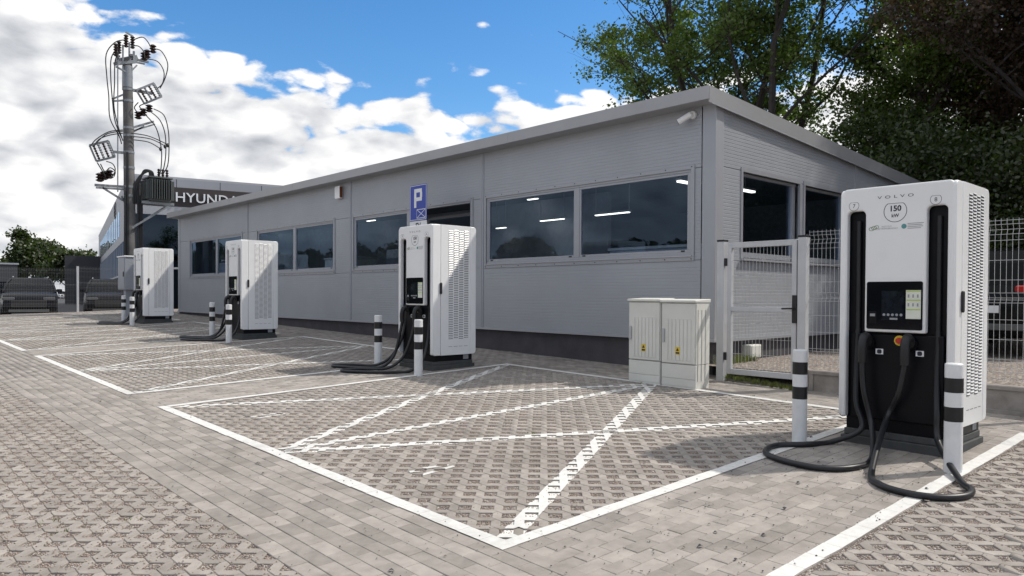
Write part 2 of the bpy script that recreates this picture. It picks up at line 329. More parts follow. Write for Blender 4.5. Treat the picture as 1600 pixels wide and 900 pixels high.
# ------------------------------------------------------------------ ground
xs = [-900, -60, -20, -8, 0, 9, 30, 80, 900]; ys = [-900, -60, -20, 0, 15, 31.55, 31.7, 60, 300, 1500]
mb = MB(); vs = []
def base_z(x, y):
    if y > 31.6: return 0.45
    return SB * min(max(x, -20), 9) + SA * min(max(y, -20), 31.55) - 0.008
for y in ys:
    for x in xs: vs.append((x, y, base_z(x, y)))
nx = len(xs)
mb.add(vs, [(j * nx + i, j * nx + i + 1, (j + 1) * nx + i + 1, (j + 1) * nx + i) for j in range(len(ys) - 1) for i in range(nx - 1)])
struct(mb.build('ground', 'gravel'))
struct(MB().add([(-300, 33.0, 0.454), (300, 33.0, 0.454), (300, 900, 0.454), (-300, 900, 0.454)], [(0, 1, 2, 3)]).build('asphalt_yard', 'asphalt'))
struct(MB().add([(-60, 31.62, 0.456), (60, 31.62, 0.456), (60, 33.0, 0.456), (-60, 33.0, 0.456)], [(0, 1, 2, 3)]).build('sand_verge', 'sand_strip'))
mb = MB(); yz = 0.56
mb.add([(8.76, 5.9, yz), (8.76, -40, yz), (60, -40, yz + 0.5), (60, 5.9, yz + 0.5)], [(0, 1, 2, 3)]); struct(mb.build('gravel_yard', 'yard_gravel'))

NP = Vector((-SB, -SA, 1)).normalized(); EX = Vector((1, 0, SB)).normalized(); EY = NP.cross(EX)
TILT = Matrix(((EX.x, EY.x, NP.x), (EX.y, EY.y, NP.y), (EX.z, EY.z, NP.z)))
def inset(poly, d):
    n = len(poly); out = []; A = sum(poly[i][0] * poly[(i + 1) % n][1] - poly[(i + 1) % n][0] * poly[i][1] for i in range(n)); sg = 1 if A > 0 else -1
    for i in range(n):
        p0, p1, p2 = (np.array(poly[(i + k) % n], float) for k in (-1, 0, 1)); e1 = p1 - p0; e2 = p2 - p1; e1 /= np.linalg.norm(e1); e2 /= np.linalg.norm(e2)
        n1 = np.array((-e1[1], e1[0])) * sg; n2 = np.array((-e2[1], e2[0])) * sg; b = n1 + n2; b = b / max(b @ b, 0.2) * 2
        out.append(tuple(p1 + b * d))
    return out
def piece(poly, gap, cham, h):
    """slab with a chamfered top: lists of verts and faces, top at z = 0"""
    a = inset(poly, gap); n = len(a); vs = [(x, y, -h) for x, y in a]
    if cham > 0:
        b = inset(poly, gap + cham); vs += [(x, y, -cham) for x, y in a] + [(x, y, 0.0) for x, y in b]; k = 3
    else: vs += [(x, y, 0.0) for x, y in a]; k = 2
    fs = [(r * n + i, r * n + (i + 1) % n, (r + 1) * n + (i + 1) % n, (r + 1) * n + i) for r in range(k - 1) for i in range(n)] + [tuple((k - 1) * n + i for i in range(n))]
    return np.array(vs, float), fs
def mesh_raw(name, vs, fs):
    me = bpy.data.meshes.new(name); me.from_pydata([tuple(v) for v in vs], [], fs); return me
def scatter_mesh(name, base, faces, pos, matname, parent, jit=0.0015, tilt=0.0):
    """many copies of one piece, joined into one mesh lying on the sloped lot"""
    n = len(pos); nv = len(base); pos = np.asarray(pos, float)
    V = np.repeat(base[None], n, 0); V[:, :, 0] += pos[:, None, 0]; V[:, :, 1] += pos[:, None, 1]
    V[:, :, 2] += SB * V[:, :, 0] + SA * V[:, :, 1] + rng.uniform(-jit, jit, (n, 1))
    if tilt: V[:, :, 2] += (base[None, :, 0]) * rng.uniform(-tilt, tilt, (n, 1)) + base[None, :, 1] * rng.uniform(-tilt, tilt, (n, 1))
    lt = np.array([len(f) for f in faces]); li = np.concatenate([np.array(f) for f in faces])
    me = bpy.data.meshes.new(name); me.vertices.add(n * nv); me.vertices.foreach_set('co', V.reshape(-1).astype(np.float32))
    LI = (li[None] + (np.arange(n) * nv)[:, None]).reshape(-1); LT = np.tile(lt, n); LS = np.concatenate([[0], np.cumsum(LT)[:-1]])
    me.loops.add(len(LI)); me.loops.foreach_set('vertex_index', LI.astype(np.int32)); me.polygons.add(len(LT)); me.polygons.foreach_set('loop_start', LS.astype(np.int32)); me.polygons.foreach_set('loop_total', LT.astype(np.int32))
    me.update(calc_edges=True); me.validate(); me.materials.append(M[matname])
    o = bpy.data.objects.new(name, me); link(o, parent); o['kind'] = 'stuff'; return o
def in_view(x, y):
    P = Vector((x, y, gz(x, y))) - CAM; z = P.dot(CF)
    if z < 0.5: return 0
    u = CX + F * P.dot(CR) / z; v = CY - F * P.dot(CU) / z
    return F / z if (-30 < u < 1630 and v < 930) else 0
def lay(root, pname, kinds, matname, n_single=300):
    """kinds: list of (poly, [positions]); the pieces that show largest become parts of their own"""
    allp = []
    for ki, (poly, pos) in enumerate(kinds):
        for (x, y) in pos: allp.append((in_view(x, y), ki, x, y))
    allp.sort(reverse=True); single = [q for q in allp[:n_single] if q[0] * 0.2 > 12]; rest = allp[len(single):]
    meshes = []
    for poly, pos in kinds:
        b, f = piece(poly, 0.0011, 0.003, 0.055); me = mesh_raw(pname, b, f); me.materials.append(M[matname]); meshes.append(me)
    for (s, ki, x, y) in single:
        o = bpy.data.objects.new(pname, meshes[ki]); link(o, root)
        Mt = (TILT @ Matrix.Rotation(random.uniform(-0.006, 0.006), 3, 'X') @ Matrix.Rotation(random.uniform(-0.006, 0.006), 3, 'Y')).to_4x4(); Mt.translation = (x, y, gz(x, y) + random.uniform(-0.0015, 0.0015)); o.matrix_world = Mt
    for ki, (poly, pos) in enumerate(kinds):
        for lo, hi, ch in ((110, 1e9, 0.003), (-1, 110, 0.0)):
            ps = [(x, y) for (s, k2, x, y) in rest if k2 == ki and lo <= s < hi]
            if ps:
                b, f = piece(poly, 0.0011, ch, 0.045); scatter_mesh(pname, b, f, ps, matname, root, tilt=0.012)
BR_Y = [(-0.05, -0.1), (0.05, -0.1), (0.05, 0.1), (-0.05, 0.1)]; BR_X = [(-0.1, -0.05), (0.1, -0.05), (0.1, 0.05), (-0.1, 0.05)]
def bricks(name, x0, x1, y0, y1, along, n_single=300):
    o = bpy.data.objects.new(name, None); link(o); struct(o); pos = []
    if along == 'y':
        nc = round((x1 - x0) / 0.1); w = (x1 - x0) / nc
        for c in range(nc):
            y = y0 + (0.0 if c % 2 else -0.1) + rng.uniform(-.012, .012)
            while y < y1 - 0.02: pos.append((x0 + (c + .5) * w, y + 0.1)); y += 0.2
        k = w / 0.1; lay(o, 'brick', [([(-.05 * k, -.1), (.05 * k, -.1), (.05 * k, .1), (-.05 * k, .1)], pos)], 'brick', n_single)
    else:
        nc = round((y1 - y0) / 0.1); w = (y1 - y0) / nc; k = w / 0.1
        poly = [(-0.1, -0.05 * k), (0.1, -0.05 * k), (0.1, 0.05 * k), (-0.1, 0.05 * k)]
        for c in range(nc):
            x = x0 + (0.0 if c % 2 else -0.1) + rng.uniform(-.012, .012)
            while x < x1 - 0.02: pos.append((x + 0.1, y0 + (c + .5) * w)); x += 0.2
        lay(o, 'brick', [(poly, pos)], 'brick', n_single)
    return o
h = 0.058                                         # half diagonal of the gravel pockets
VP = [(h, 0), (0, h), (0, 0.2 - h), (h, 0.2), (0.1, 0.2), (0.1, 0.1 + h), (0.1 - h, 0.1), (0.1, 0.1 - h), (0.1, 0)]
VL = [(h, 0), (0, h), (0, 0.1), (0.1 - h, 0.1), (0.1, 0.1 - h), (0.1, 0)]; VR = [(0, 0.1), (0, 0.2 - h), (h, 0.2), (0.1, 0.2), (0.1, 0.1 + h), (0.1 - h, 0.1)]
VCONV = [[(h, 0), (0, h), (0.1 - h, 0.1), (0.1, 0.1 - h), (0.1, 0)], [(0, 0.2 - h), (h, 0.2), (0.1, 0.2), (0.1, 0.1 + h), (0.1 - h, 0.1)], [(0, h), (0, 0.2 - h), (0.1 - h, 0.1)]]
def grid_pavers(name, x0, x1, y0, y1, n_single=300):
    o = bpy.data.objects.new(name, None); link(o); struct(o); full = []; half_l = []; half_r = []
    nr = round((x1 - x0) / 0.1); ny = int((y1 - y0) / 0.1 + 0.3)
    for r in range(nr):
        x = x0 + r * 0.1; st = r % 2; j = st
        if st: half_r.append((x, y0 - 0.1))
        while j + 2 <= ny: full.append((x, y0 + j * 0.1)); j += 2
        if j < ny: half_l.append((x, y0 + j * 0.1))
    lay(o, 'grid_paver', [(VP, full), (VL, half_l), (VR, half_r)], 'paver', n_single)
    return [(x, y) for x, y in full]
XF0, XF1, XB0, XB1, XW = 2.62, 2.72, 7.72, 7.82, 8.97
bricks('driveway_paving', 1.69, XF1, -4.0, 31.3, 'y')
bricks('building_apron', XB0, XW + 0.05, -4.0, 31.3, 'y', 200)
PER = 6.85; bayp = {}
for k in range(-1, 5):
    y = PER * k
    if k >= 0: bricks('charger_island', XF1, XB0, 1.70 + y, 3.02 + y, 'x', 300 if k == 0 else 120)
    if k <= 3: bayp[k] = grid_pavers('parking_bay_paving', XF1, XB0, 3.02 + y, 8.55 + y, 300 if k <= 0 else 0)
grid_pavers('forecourt_paving', -4.01, 1.69, 0.0, 31.2)
# painted markings
def clip(poly, nx_, ny_, c):                       # keep nx*x+ny*y<=c
    out = []; n = len(poly)
    for i in range(n):
        a, b = poly[i], poly[(i + 1) % n]; da = nx_ * a[0] + ny_ * a[1] - c; db = nx_ * b[0] + ny_ * b[1] - c
        if da <= 0: out.append(a)
        if da * db < 0: t = da / (da - db); out.append((a[0] + (b[0] - a[0]) * t, a[1] + (b[1] - a[1]) * t))
    return out
def solid_line(x0, x1, y0, y1, along):
    mb = MB(); L_ = (y1 - y0) if along == 'y' else (x1 - x0); n = max(1, round(L_ / 0.2)); st = L_ / n
    for i in range(n):
        j = lambda: random.uniform(-0.004, 0.004)
        if along == 'y': q = [(x0 + j(), y0 + i * st + .001), (x1 + j(), y0 + i * st + .001), (x1 + j(), y0 + (i + 1) * st - .001), (x0 + j(), y0 + (i + 1) * st - .001)]
        else: q = [(x0 + i * st + .001, y0 + j()), (x0 + (i + 1) * st - .001, y0 + j()), (x0 + (i + 1) * st - .001, y1 + j()), (x0 + i * st + .001, y1 + j())]
        mb.add([(x, y, gz(x, y) + 0.0045) for x, y in q], [(0, 1, 2, 3)])
    struct(mb.build('painted_line', 'paint'))
def grid_line(p, q, w, pavers):
    mb = MB(); p = np.array(p); q = np.array(q); t = (q - p) / np.linalg.norm(q - p); nrm = np.array((-t[1], t[0])); c0 = nrm @ p; Lq = np.linalg.norm(q - p)
    for (x, y) in pavers:
        m = np.array((x + 0.05, y + 0.1))
        if abs(nrm @ m - c0) > w / 2 + 0.16 or not (-0.2 < t @ (m - p) < Lq + 0.2): continue
        for cv in VCONV:
            poly = inset(cv, 0.0) if False else [(x + a, y + b) for a, b in cv]; jw = random.uniform(-0.003, 0.003)
            poly = clip(poly, nrm[0], nrm[1], c0 + w / 2 + jw); poly = clip(poly, -nrm[0], -nrm[1], -(c0 - w / 2 + jw)) if len(poly) > 2 else []
            if len(poly) > 2: poly = clip(poly, -t[0], -t[1], -(t @ p))
            if len(poly) > 2: poly = clip(poly, t[0], t[1], t @ p + Lq)
            if len(poly) > 2: mb.add([(a, b, gz(a, b) + 0.0042) for a, b in poly], [tuple(range(len(poly)))])
    if mb.v:
        o = struct(mb.build('painted_line', 'paint'))
        if Lq > 1:
            s2 = MB(); n2 = 24
            for i in range(n2):
                a, b = p + t * Lq * i / n2, p + t * Lq * (i + 1) / n2; s2.add([(*(v), gz(*v) - .0055) for v in (a - nrm * w * .5, b - nrm * w * .5, b + nrm * w * .5, a + nrm * w * .5)], [(0, 1, 2, 3)])
            s2.build('worn_paint', 'paint_worn', o)
for k in range(-1, 4):
    y = PER * k; ya, yb, ym = 2.97 + y, 8.60 + y, 5.785 + y
    solid_line(XF0, XF1, 2.92 + y, 8.65 + y, 'y'); solid_line(XB0, XB1, 3.02 + y, 8.55 + y, 'y')
    solid_line(XF1 + .002, XB1, 2.92 + y, 3.018 + y, 'x'); solid_line(XF1 + .002, XB1, 8.552 + y, 8.65 + y, 'x')
    pv = bayp[k]; f0, b0 = 2.74, 7.70
    for p, q in (((f0, ya + .06), (b0, ym - .03)), ((f0, ym - .03), (b0, ya + .06)), ((f0, ym), (b0, ym)), ((f0, ym + .03), (b0, yb - .06)), ((f0, yb - .06), (b0, ym + .03))): grid_line(p, q, 0.125, pv)
    for dy in (0.0, 2.85):                         # worn remains of the bay numbers
        for (p, q, w) in (((3.13, 4.53 + y + dy), (3.20, 4.50 + y + dy), 0.05), ((3.26, 4.54 + y + dy), (3.46, 4.49 + y + dy), 0.045), ((3.14, 4.40 + y + dy), (3.47, 4.43 + y + dy), 0.04)): grid_line(p, q, w, pv)

# ------------------------------------------------------------------ low glazed building
YC, YE, XWL, XBK = 5.65, 27.15, 8.95, 16.4
bld = thing('service_building', 'long low grey metal-clad building with ribbon windows and flat roof', 'building', (XWL, YC, 0.3)); BO = bld.location.copy()
def B_(): return MB(BO)
def zroof(x): return 4.33 - 0.0586 * (x - 8.68)
def ribs_front(mb, y0, y1, z0, z1, x=XWL, step=0.05):
    n = max(1, int((z1 - z0) / step)); zs = [z0]; pr = []
    for i in range(n):
        a = z0 + i * step; b = min(a + step, z1) if i < n - 1 else z1
        pr += [(x, a), (x, b - 0.010), (x + 0.0026, b - 0.007), (x + 0.0026, b - 0.003)]
    pr.append((x, z1)); m = len(pr)
    mb.add([(px, y0, pz) for px, pz in pr] + [(px, y1, pz) for px, pz in pr], [(i, i + 1, m + i + 1, m + i) for i in range(m - 1)])
def ribs_side(mb, x0, x1, z0, z1, y=YC, step=0.05, slope=False):
    n = max(1, int((z1 - z0) / step)); pr = []
    for i in range(n):
        a = z0 + i * step; b = min(a + step, z1) if i < n - 1 else z1
        pr += [(y, a), (y, b - 0.010), (y + 0.0032, b - 0.007), (y + 0.0032, b - 0.003)]
    pr.append((y, z1)); m = len(pr); lim = (lambda x, z: min(z, zroof(x) - 0.16)) if slope else (lambda x, z: z)
    mb.add([(x0, py, lim(x0, pz)) for py, pz in pr] + [(x1, py, lim(x1, pz)) for py, pz in pr], [(i, i + 1, m + i + 1, m + i) for i in range(m - 1)])
Z0, ZS, ZT, ZE = 0.88, 2.05, 3.31, 4.16
WF = [(6.02, 10.50, 8.22), (10.92, 15.26, 13.02), (16.16, 20.58, 18.28), (21.66, 26.0, 23.66)]
edges = [5.86, 10.62, 15.40, 21.25, YE - 0.15]
for i in range(4):
    a, b = edges[i] + 0.012, edges[i + 1] - 0.012; w0, w1, _ = WF[i]
    for (q, z0, z1, ya, yb) in (('wall_panel', Z0 + .03, ZS - .04, a, b), ('wall_panel', ZT + .0, ZE, a, b), ('wall_panel', ZS - .034, ZT - .006, a, w0), ('wall_panel', ZS - .034, ZT - .006, w1, b)):
        mb = B_(); ribs_front(mb, ya, yb, z0, z1); mb.build(q, 'panel', bld)
for e in edges[1:4]:
    B_().box(XWL - 0.012, XWL + 0.03, e - 0.055, e + 0.03, Z0 + .03, ZE).build('joint_cover', 'panel', bld, bevel=.004)
    B_().box(XWL - 0.020, XWL - 0.0125, e - 0.012, e + 0.004, Z0 + .03, ZE).build('joint_strip', 'trim', bld)
B_().box(XWL - 0.012, XWL + 0.02, YC - 0.012, YC + 0.20, Z0 + .02, ZE).build('corner_flashing', 'panel', bld, bevel=.004)
B_().box(XWL - 0.010, XWL + 0.19, YC - 0.014, YC + 0.02, Z0 + .02, ZE + .02).build('corner_flashing', 'trim', bld, bevel=.004)
B_().box(XWL - 0.012, XWL + 0.02, YE - 0.16, YE + 0.01, Z0 + .02, ZE).build('corner_flashing', 'panel', bld, bevel=.004)
B_().box(XWL - 0.035, XWL + 0.05, YC - 0.03, YE, Z0 - .012, Z0 + .028).build('base_trim', 'trim', bld)
B_().box(XWL + 0.05, XBK, YC - 0.035, YC + 0.05, Z0 - .012, Z0 + .028).build('base_trim', 'trim', bld)
B_().box(XWL + 0.04, XBK - .02, YC + 0.04, YE - .03, 0.1, Z0 - 0.0125).build('plinth', 'plinth', bld)
B_().box(XWL + 0.1, XBK - .05, YC + 0.1, YE - .05, Z0 - 0.012, Z0 + 0.03).build('floor_slab', 'dark_in', bld)
# roof with overhang and folded fascias
mb = B_(); XO = 8.68; zz = lambda x, d: zroof(x) - d
ya, yb = YC - 0.055, YE + 0.35
mb.add([(XO + .01, ya + .01, zz(XO, .012)), (XBK + .12, ya + .01, zz(XBK + .12, .012)), (XBK + .12, yb, zz(XBK + .12, .012)), (XO + .01, yb, zz(XO, .012)),
        (XO + .01, ya + .01, zz(XO, .165)), (XBK + .12, ya + .01, zz(XBK + .12, .165)), (XBK + .12, yb, zz(XBK + .12, .165)), (XO + .01, yb, zz(XO, .165))],
       [(0, 1, 2, 3), (7, 6, 5, 4), (1, 2, 6, 5), (2, 3, 7, 6), (3, 0, 4, 7), (0, 1, 5, 4)])
mb.build('roof', 'fascia', bld)
B_().box(XO - .012, XO + .008, ya - .01, yb, 4.155, 4.335).build('fascia', 'fascia', bld, bevel=.003)
for yj in (9.6, 13.7, 17.8, 21.9): B_().box(XO - .0145, XO - .0122, yj, yj + .012, 4.158, 4.333).build('fascia_joint', 'panel', bld)
mb = B_(); mb.add([(XO + .010, ya - .012, 4.335), (XBK + .12, ya - .012, zz(XBK + .12, -.005)), (XBK + .12, ya - .012, zz(XBK + .12, .215)), (XO + .010, ya - .012, 4.115),
        (XO + .010, ya + .006, 4.335), (XBK + .12, ya + .006, zz(XBK + .12, -.005)), (XBK + .12, ya + .006, zz(XBK + .12, .215)), (XO + .010, ya + .006, 4.115)],
       [(0, 1, 2, 3), (7, 6, 5, 4), (0, 1, 5, 4), (1, 2, 6, 5), (2, 3, 7, 6), (3, 0, 4, 7)]); mb.build('fascia', 'fascia', bld)
B_().bar((XO + .05, ya - .016, 4.108), (XBK + .12, ya - .016, zz(XBK + .12, .222)), .014, .014).build('drip_edge', 'trim', bld)
# back, far and inner walls
B_().box(XBK - .1, XBK, YC + .02, YE, Z0 - .1, 3.75).build('rear_wall', 'panel', bld)
B_().box(XWL + .02, XBK - .1, YE - .03, YE, Z0 - .1, 3.70).build('end_wall', 'panel', bld)
B_().add([(XWL + .1, YC + .1, 3.98), (XBK - .1, YC + .1, 3.66), (XBK - .1, YE - .1, 3.66), (XWL + .1, YE - .1, 3.98)], [(0, 1, 2, 3)]).build('ceiling_lining', 'dark_in', bld)
def lining(y0, y1, z0, z1): B_().box(XWL + .055, XWL + .11, y0, y1, z0, z1).build('wall_lining', 'grey_in', bld)
lining(YC + .1, YE - .05, Z0 + .03, ZS - .02); lining(YC + .1, YE - .05, ZT + .02, 3.97)
B_().box(12.6, 12.72, 10.65, YE - .1, Z0 + .03, 3.8).build('partition_wall', 'grey_in', bld)
def win_front(y0, y1, ym, opened=False):
    w = B_(); z0, z1 = ZS, ZT; t = 0.055
    for (a, b, c, d) in ((y0 - .045, y1 + .045, z1 - .012, z1 + .045), (y0 - .045, y1 + .045, z0 - .045, z0 + .012), (y0 - .045, y0 + .012, z0 + .0121, z1 - .0121), (y1 - .012, y1 + .045, z0 + .0121, z1 - .0121)): w.box(XWL - .014, XWL - .0035, a, b, c, d)
    wo = w.build('window', 'window_metal', bld)
    f = B_()
    for (a, b, c, d) in ((y0, y1, z1 - .05, z1), (y0, y1, z0, z0 + .075), (y0, y0 + t, z0 + .075, z1 - .05), (y1 - t, y1, z0 + .075, z1 - .05), (ym - .05, ym + .05, z0 + .075, z1 - .05)): f.box(XWL + .005, XWL + .07, a, b, c, d)
    f.build('frame', 'window_metal', wo, bevel=.004)
    B_().box(XWL - .03, XWL + .004, y0 - .01, y1 + .01, z0 + .012, z0 + .03).build('sill', 'trim', wo)
    n = int((y1 - y0) / 0.42); s = B_()
    for i in range(n + 1):
        yy = y0 + (y1 - y0) * i / n
        for zq in (z1 + .02, z0 - .02): s.box(XWL - .0165, XWL - .0142, yy - .008, yy + .008, zq - .008, zq + .008)
    s.build('screw_heads', 'black_plastic', wo)
    for (a, b, op) in ((y0 + t, ym - .05, opened), (ym + .05, y1 - t, False)):
        if not op:
            mbq = B_()
            for (c0, c1, d0, d1) in ((a, b, z1 - .085, z1 - .05), (a, b, z0 + .075, z0 + .115), (a, a + .03, z0 + .115, z1 - .085), (b - .03, b, z0 + .115, z1 - .085)): mbq.box(XWL + .012, XWL + .05, c0, c1, d0, d1)
            mbq.build('sash', 'window_metal', wo, bevel=.003)
            B_().add([(XWL + .034, a + .02, z0 + .10), (XWL + .034, b - .02, z0 + .10), (XWL + .034, b - .02, z1 - .07), (XWL + .034, a + .02, z1 - .07)], [(0, 1, 2, 3)]).build('pane', 'glass', wo)
            for q in (a + .1, b - .1): B_().box(XWL + .006, XWL + .0117, q - .03, q + .03, z0 + .085, z0 + .105).build('vent_cap', 'black_plastic', wo)
        else:
            hgt = z1 - .05 - (z0 + .08); an = R(24); dx = Vector((math.sin(an), 0, math.cos(an))); o = Vector((XWL + .03, 0, z0 + .08)); mbq = B_()
            P = lambda y, s_, d: o + Vector((0, y, 0)) + dx * s_ + Vector((math.cos(an), 0, -math.sin(an))) * d
            for (c0, c1, s0, s1) in ((a, b, 0, .06), (a, b, hgt - .06, hgt), (a, a + .05, .06, hgt - .06), (b - .05, b, .06, hgt - .06)):
                mbq.add([P(c0, s0, 0), P(c1, s0, 0), P(c1, s1, 0), P(c0, s1, 0), P(c0, s0, .05), P(c1, s0, .05), P(c1, s1, .05), P(c0, s1, .05)], [(0, 1, 2, 3), (7, 6, 5, 4), (0, 1, 5, 4), (1, 2, 6, 5), (2, 3, 7, 6), (3, 0, 4, 7)])
            mbq.build('tilted_sash', 'window_metal', wo)
            B_().add([P(a + .03, .04, .02), P(b - .03, .04, .02), P(b - .03, hgt - .04, .02), P(a + .03, hgt - .04, .02)], [(0, 1, 2, 3)]).build('pane', 'glass', wo)
for i, (a, b, m) in enumerate(WF): win_front(a, b, m, opened=(i == 1))
# right-hand wall
for (x0, x1) in ((XWL + .19, 9.62), (11.42, 11.52), (13.2, 13.46)):
    mb = B_(); ribs_side(mb, x0 + .004, x1 - .004, ZS - .034, ZT - .0); mb.build('wall_panel', 'panel', bld)
for (x0, x1) in ((XWL + .19, 13.46),):
    mb = B_(); ribs_side(mb, x0 + .004, x1 - .004, Z0 + .03, ZS - .04); mb.build('wall_panel', 'panel', bld)
    mb = B_(); ribs_side(mb, x0 + .004, x1 - .004, ZT + .006, 4.16, slope=True); mb.build('wall_panel', 'panel', bld)
mb = B_(); ribs_side(mb, 13.54, XBK, Z0 + .03, 4.0, slope=True); mb.build('wall_panel', 'panel', bld)
B_().box(13.455, 13.545, YC - .012, YC + .02, Z0 + .03, 3.86).build('joint_cover', 'panel', bld)
for (x0, x1) in ((9.64, 11.40), (11.54, 13.2)):
    w = B_(); y = YC
    for (a, b, c, d) in ((x0 - .03, x1 + .03, ZT - .01, ZT + .05), (x0 - .03, x0 + .02, ZS, ZT - .01), (x1 - .02, x1 + .03, ZS, ZT - .01)): w.box(a, b, y - .014, y + .02, c, d)
    wo = w.build('window', 'window_metal', bld)
    f = B_()
    for (a, b, c, d) in ((x0, x1, ZT - .05, ZT - .011), (x0, x1, ZS + .02, ZS + .10), (x0 + .02, x0 + .06, ZS + .10, ZT - .05), (x1 - .12, x1 - .02, ZS + .10, ZT - .05)): f.box(a, b, y + .07, y + .13, c, d)
    f.build('frame', 'window_metal', wo)
    B_().box(x0 - .03, x1 + .03, y - .06, y + .02, ZS - .03, ZS).build('sill', 'trim', wo)
    B_().add([(x0, y + .10, ZS + .05), (x1, y + .10, ZS + .05), (x1, y + .10, ZT - .02), (x0, y + .10, ZT - .02)], [(0, 1, 2, 3)]).build('pane', 'glass', wo)
B_().bar((XWL + .06, YE + .06, 4.1), (XWL + .06, YE + .06, 0.85), .08, .08).build('downpipe', 'trim', bld)
# lit ceiling tubes and furniture behind the glass
def tube_lamp(px, py, px2, py2, X, where):
    a = atX(px, py, X); b = atX(px2, py2, X); zt = (a.z + b.z) / 2; root = thing('tube_lamp', 'lit tube lamp ' + where, 'lamp', (X, (a.y + b.y) / 2, zt), 'lit tube lamps inside the grey building'); O = root.location
    MB(O).box(X - .03, X + .03, min(a.y, b.y), max(a.y, b.y), zt - .006, zt + .01).build('light_tube', 'tube_light', root)
    m = MB(O); m.box(X - .05, X + .05, min(a.y, b.y) - .02, max(a.y, b.y) + .02, zt + .0105, zt + .05)
    for yy in (a.y, b.y): m.bar((X, yy, zt + .05), (X, yy, 3.9), .012)
    m.build('housing', 'white_in', root)
for q, X_, w_ in (((825, 310, 840, 313), 12.3, 'high up near the middle bar of the window behind the cream cabinets'), ((845, 342, 881, 346), 12.3, 'mid pane in the window behind the cream cabinets'), ((776, 356, 790, 357), 12.3, 'by the edge of the window nearest the parking sign charger'), ((931, 331, 983, 338), 11.2, 'above the white topped counter'), ((574, 344, 586, 346), 12.0, 'beside the tilted open sash')): tube_lamp(*q, X_, w_)
for (X, Y, nm) in ((10.9, 7.4, 'first'), (12.4, 7.2, 'second')):
    root = thing('tube_lamp', f'lit tube lamp behind the {nm} window of the side wall by the gate', 'lamp', (X, Y, 3.45), 'lit tube lamps inside the grey building')
    MB((X, Y, 3.45)).box(X - .3, X + .3, Y - .04, Y + .04, 3.44, 3.47).build('light_tube', 'tube_light', root); m = MB((X, Y, 3.45)); m.box(X - .32, X + .32, Y - .05, Y + .05, 3.4705, 3.51); m.bar((X, Y, 3.51), (X, Y, 3.9), .012); m.build('housing', 'white_in', root)
def counter(label, x0, x1, y0, y1, z1, m):
    root = thing('counter', label, 'counter', ((x0 + x1) / 2, (y0 + y1) / 2, Z0 + .03)); O = root.location
    MB(O).box(x0, x1, y0, y1, Z0 + .03, z1 - .05).build('cabinet_body', m, root); MB(O).box(x0 - .03, x1 + .03, y0 - .03, y1 + .03, z1 - .05, z1).build('worktop', 'white_in', root, bevel=.01)
counter('white topped counter inside the window behind the cream cabinets', 10.0, 10.7, 6.6, 8.4, 2.33, 'grey_in')
counter('pale beige cupboard standing inside the window between two chargers', 9.8, 10.4, 16.6, 18.2, 2.48, 'cream')
counter('grey cupboard with pale top inside the end window by the transformer pole', 9.8, 10.4, 24.4, 25.9, 2.55, 'grey_in')
cl = thing('column', 'white round column standing inside the end window of the grey building', 'column', (9.9, 23.4, Z0 + .03)); MB(cl.location).lathe([(.12, Z0 + .03), (.12, 3.95)], (9.9, 23.4, 0), 14).build('shaft', 'white_in', cl, smooth=True); MB(cl.location).lathe([(.17, Z0 + .031), (.17, Z0 + .13), (.125, Z0 + .15)], (9.9, 23.4, 0), 14).build('foot_ring', 'white_in', cl)
# things fixed to the building
c = atX(1083, 180, XWL - .02); root = thing('security_camera', 'small white bullet security camera under the roof corner', 'camera', c); O = root.location
MB(O).tube([(XWL - .012, c.y, c.z), (XWL - .05, c.y, c.z)], .055, 14).build('mount', 'shell_white', root, smooth=True)
d = Vector((-.30, .80, -.45)).normalized(); a = Vector((XWL - .09, c.y + .02, c.z - .01))
MB(O).tube([(XWL - .05, c.y, c.z), a], .022, 8).build('arm', 'shell_white', root, smooth=True); MB(O).tube([a - d * .03, a + d * .17], .042, 14).build('body', 'shell_white', root, smooth=True); MB(O).tube([a + d * .1702, a + d * .176], .034, 14).build('lens', 'gloss_black', root)
c = atX(531, 301, XWL - .02); root = thing('alarm_siren', 'white wall alarm siren with dark red side below the roof edge', 'alarm', c); O = root.location
MB(O).prism(rrect(c.y - .13, c.y + .13, c.z - .15, c.z + .15, .04), 'x', XWL - .09, XWL - .012).build('housing', 'shell_white', root, bevel=.01); MB(O).prism(rrect(c.y - .132, c.y - .105, c.z - .13, c.z + .13, .012), 'x', XWL - .092, XWL - .02).build('strobe', 'brown_leaf', root, bevel=.008)
root = thing('junction_box', 'small cream junction box on the dark plinth behind the mesh gate', 'junction box', (9.9, YC, .70)); O = root.location
MB(O).box(9.76, 10.06, YC - .10, YC + .039, .61, .80).build('box', 'cream', root, bevel=.01); MB(O).box(9.78, 10.04, YC - .108, YC - .1005, .625, .785).build('lid', 'cream', root, bevel=.004); MB(O).tube([(9.85, YC - .04, .61), (9.85, YC - .04, .45)], .02, 8).build('conduit', 'black_plastic', root)

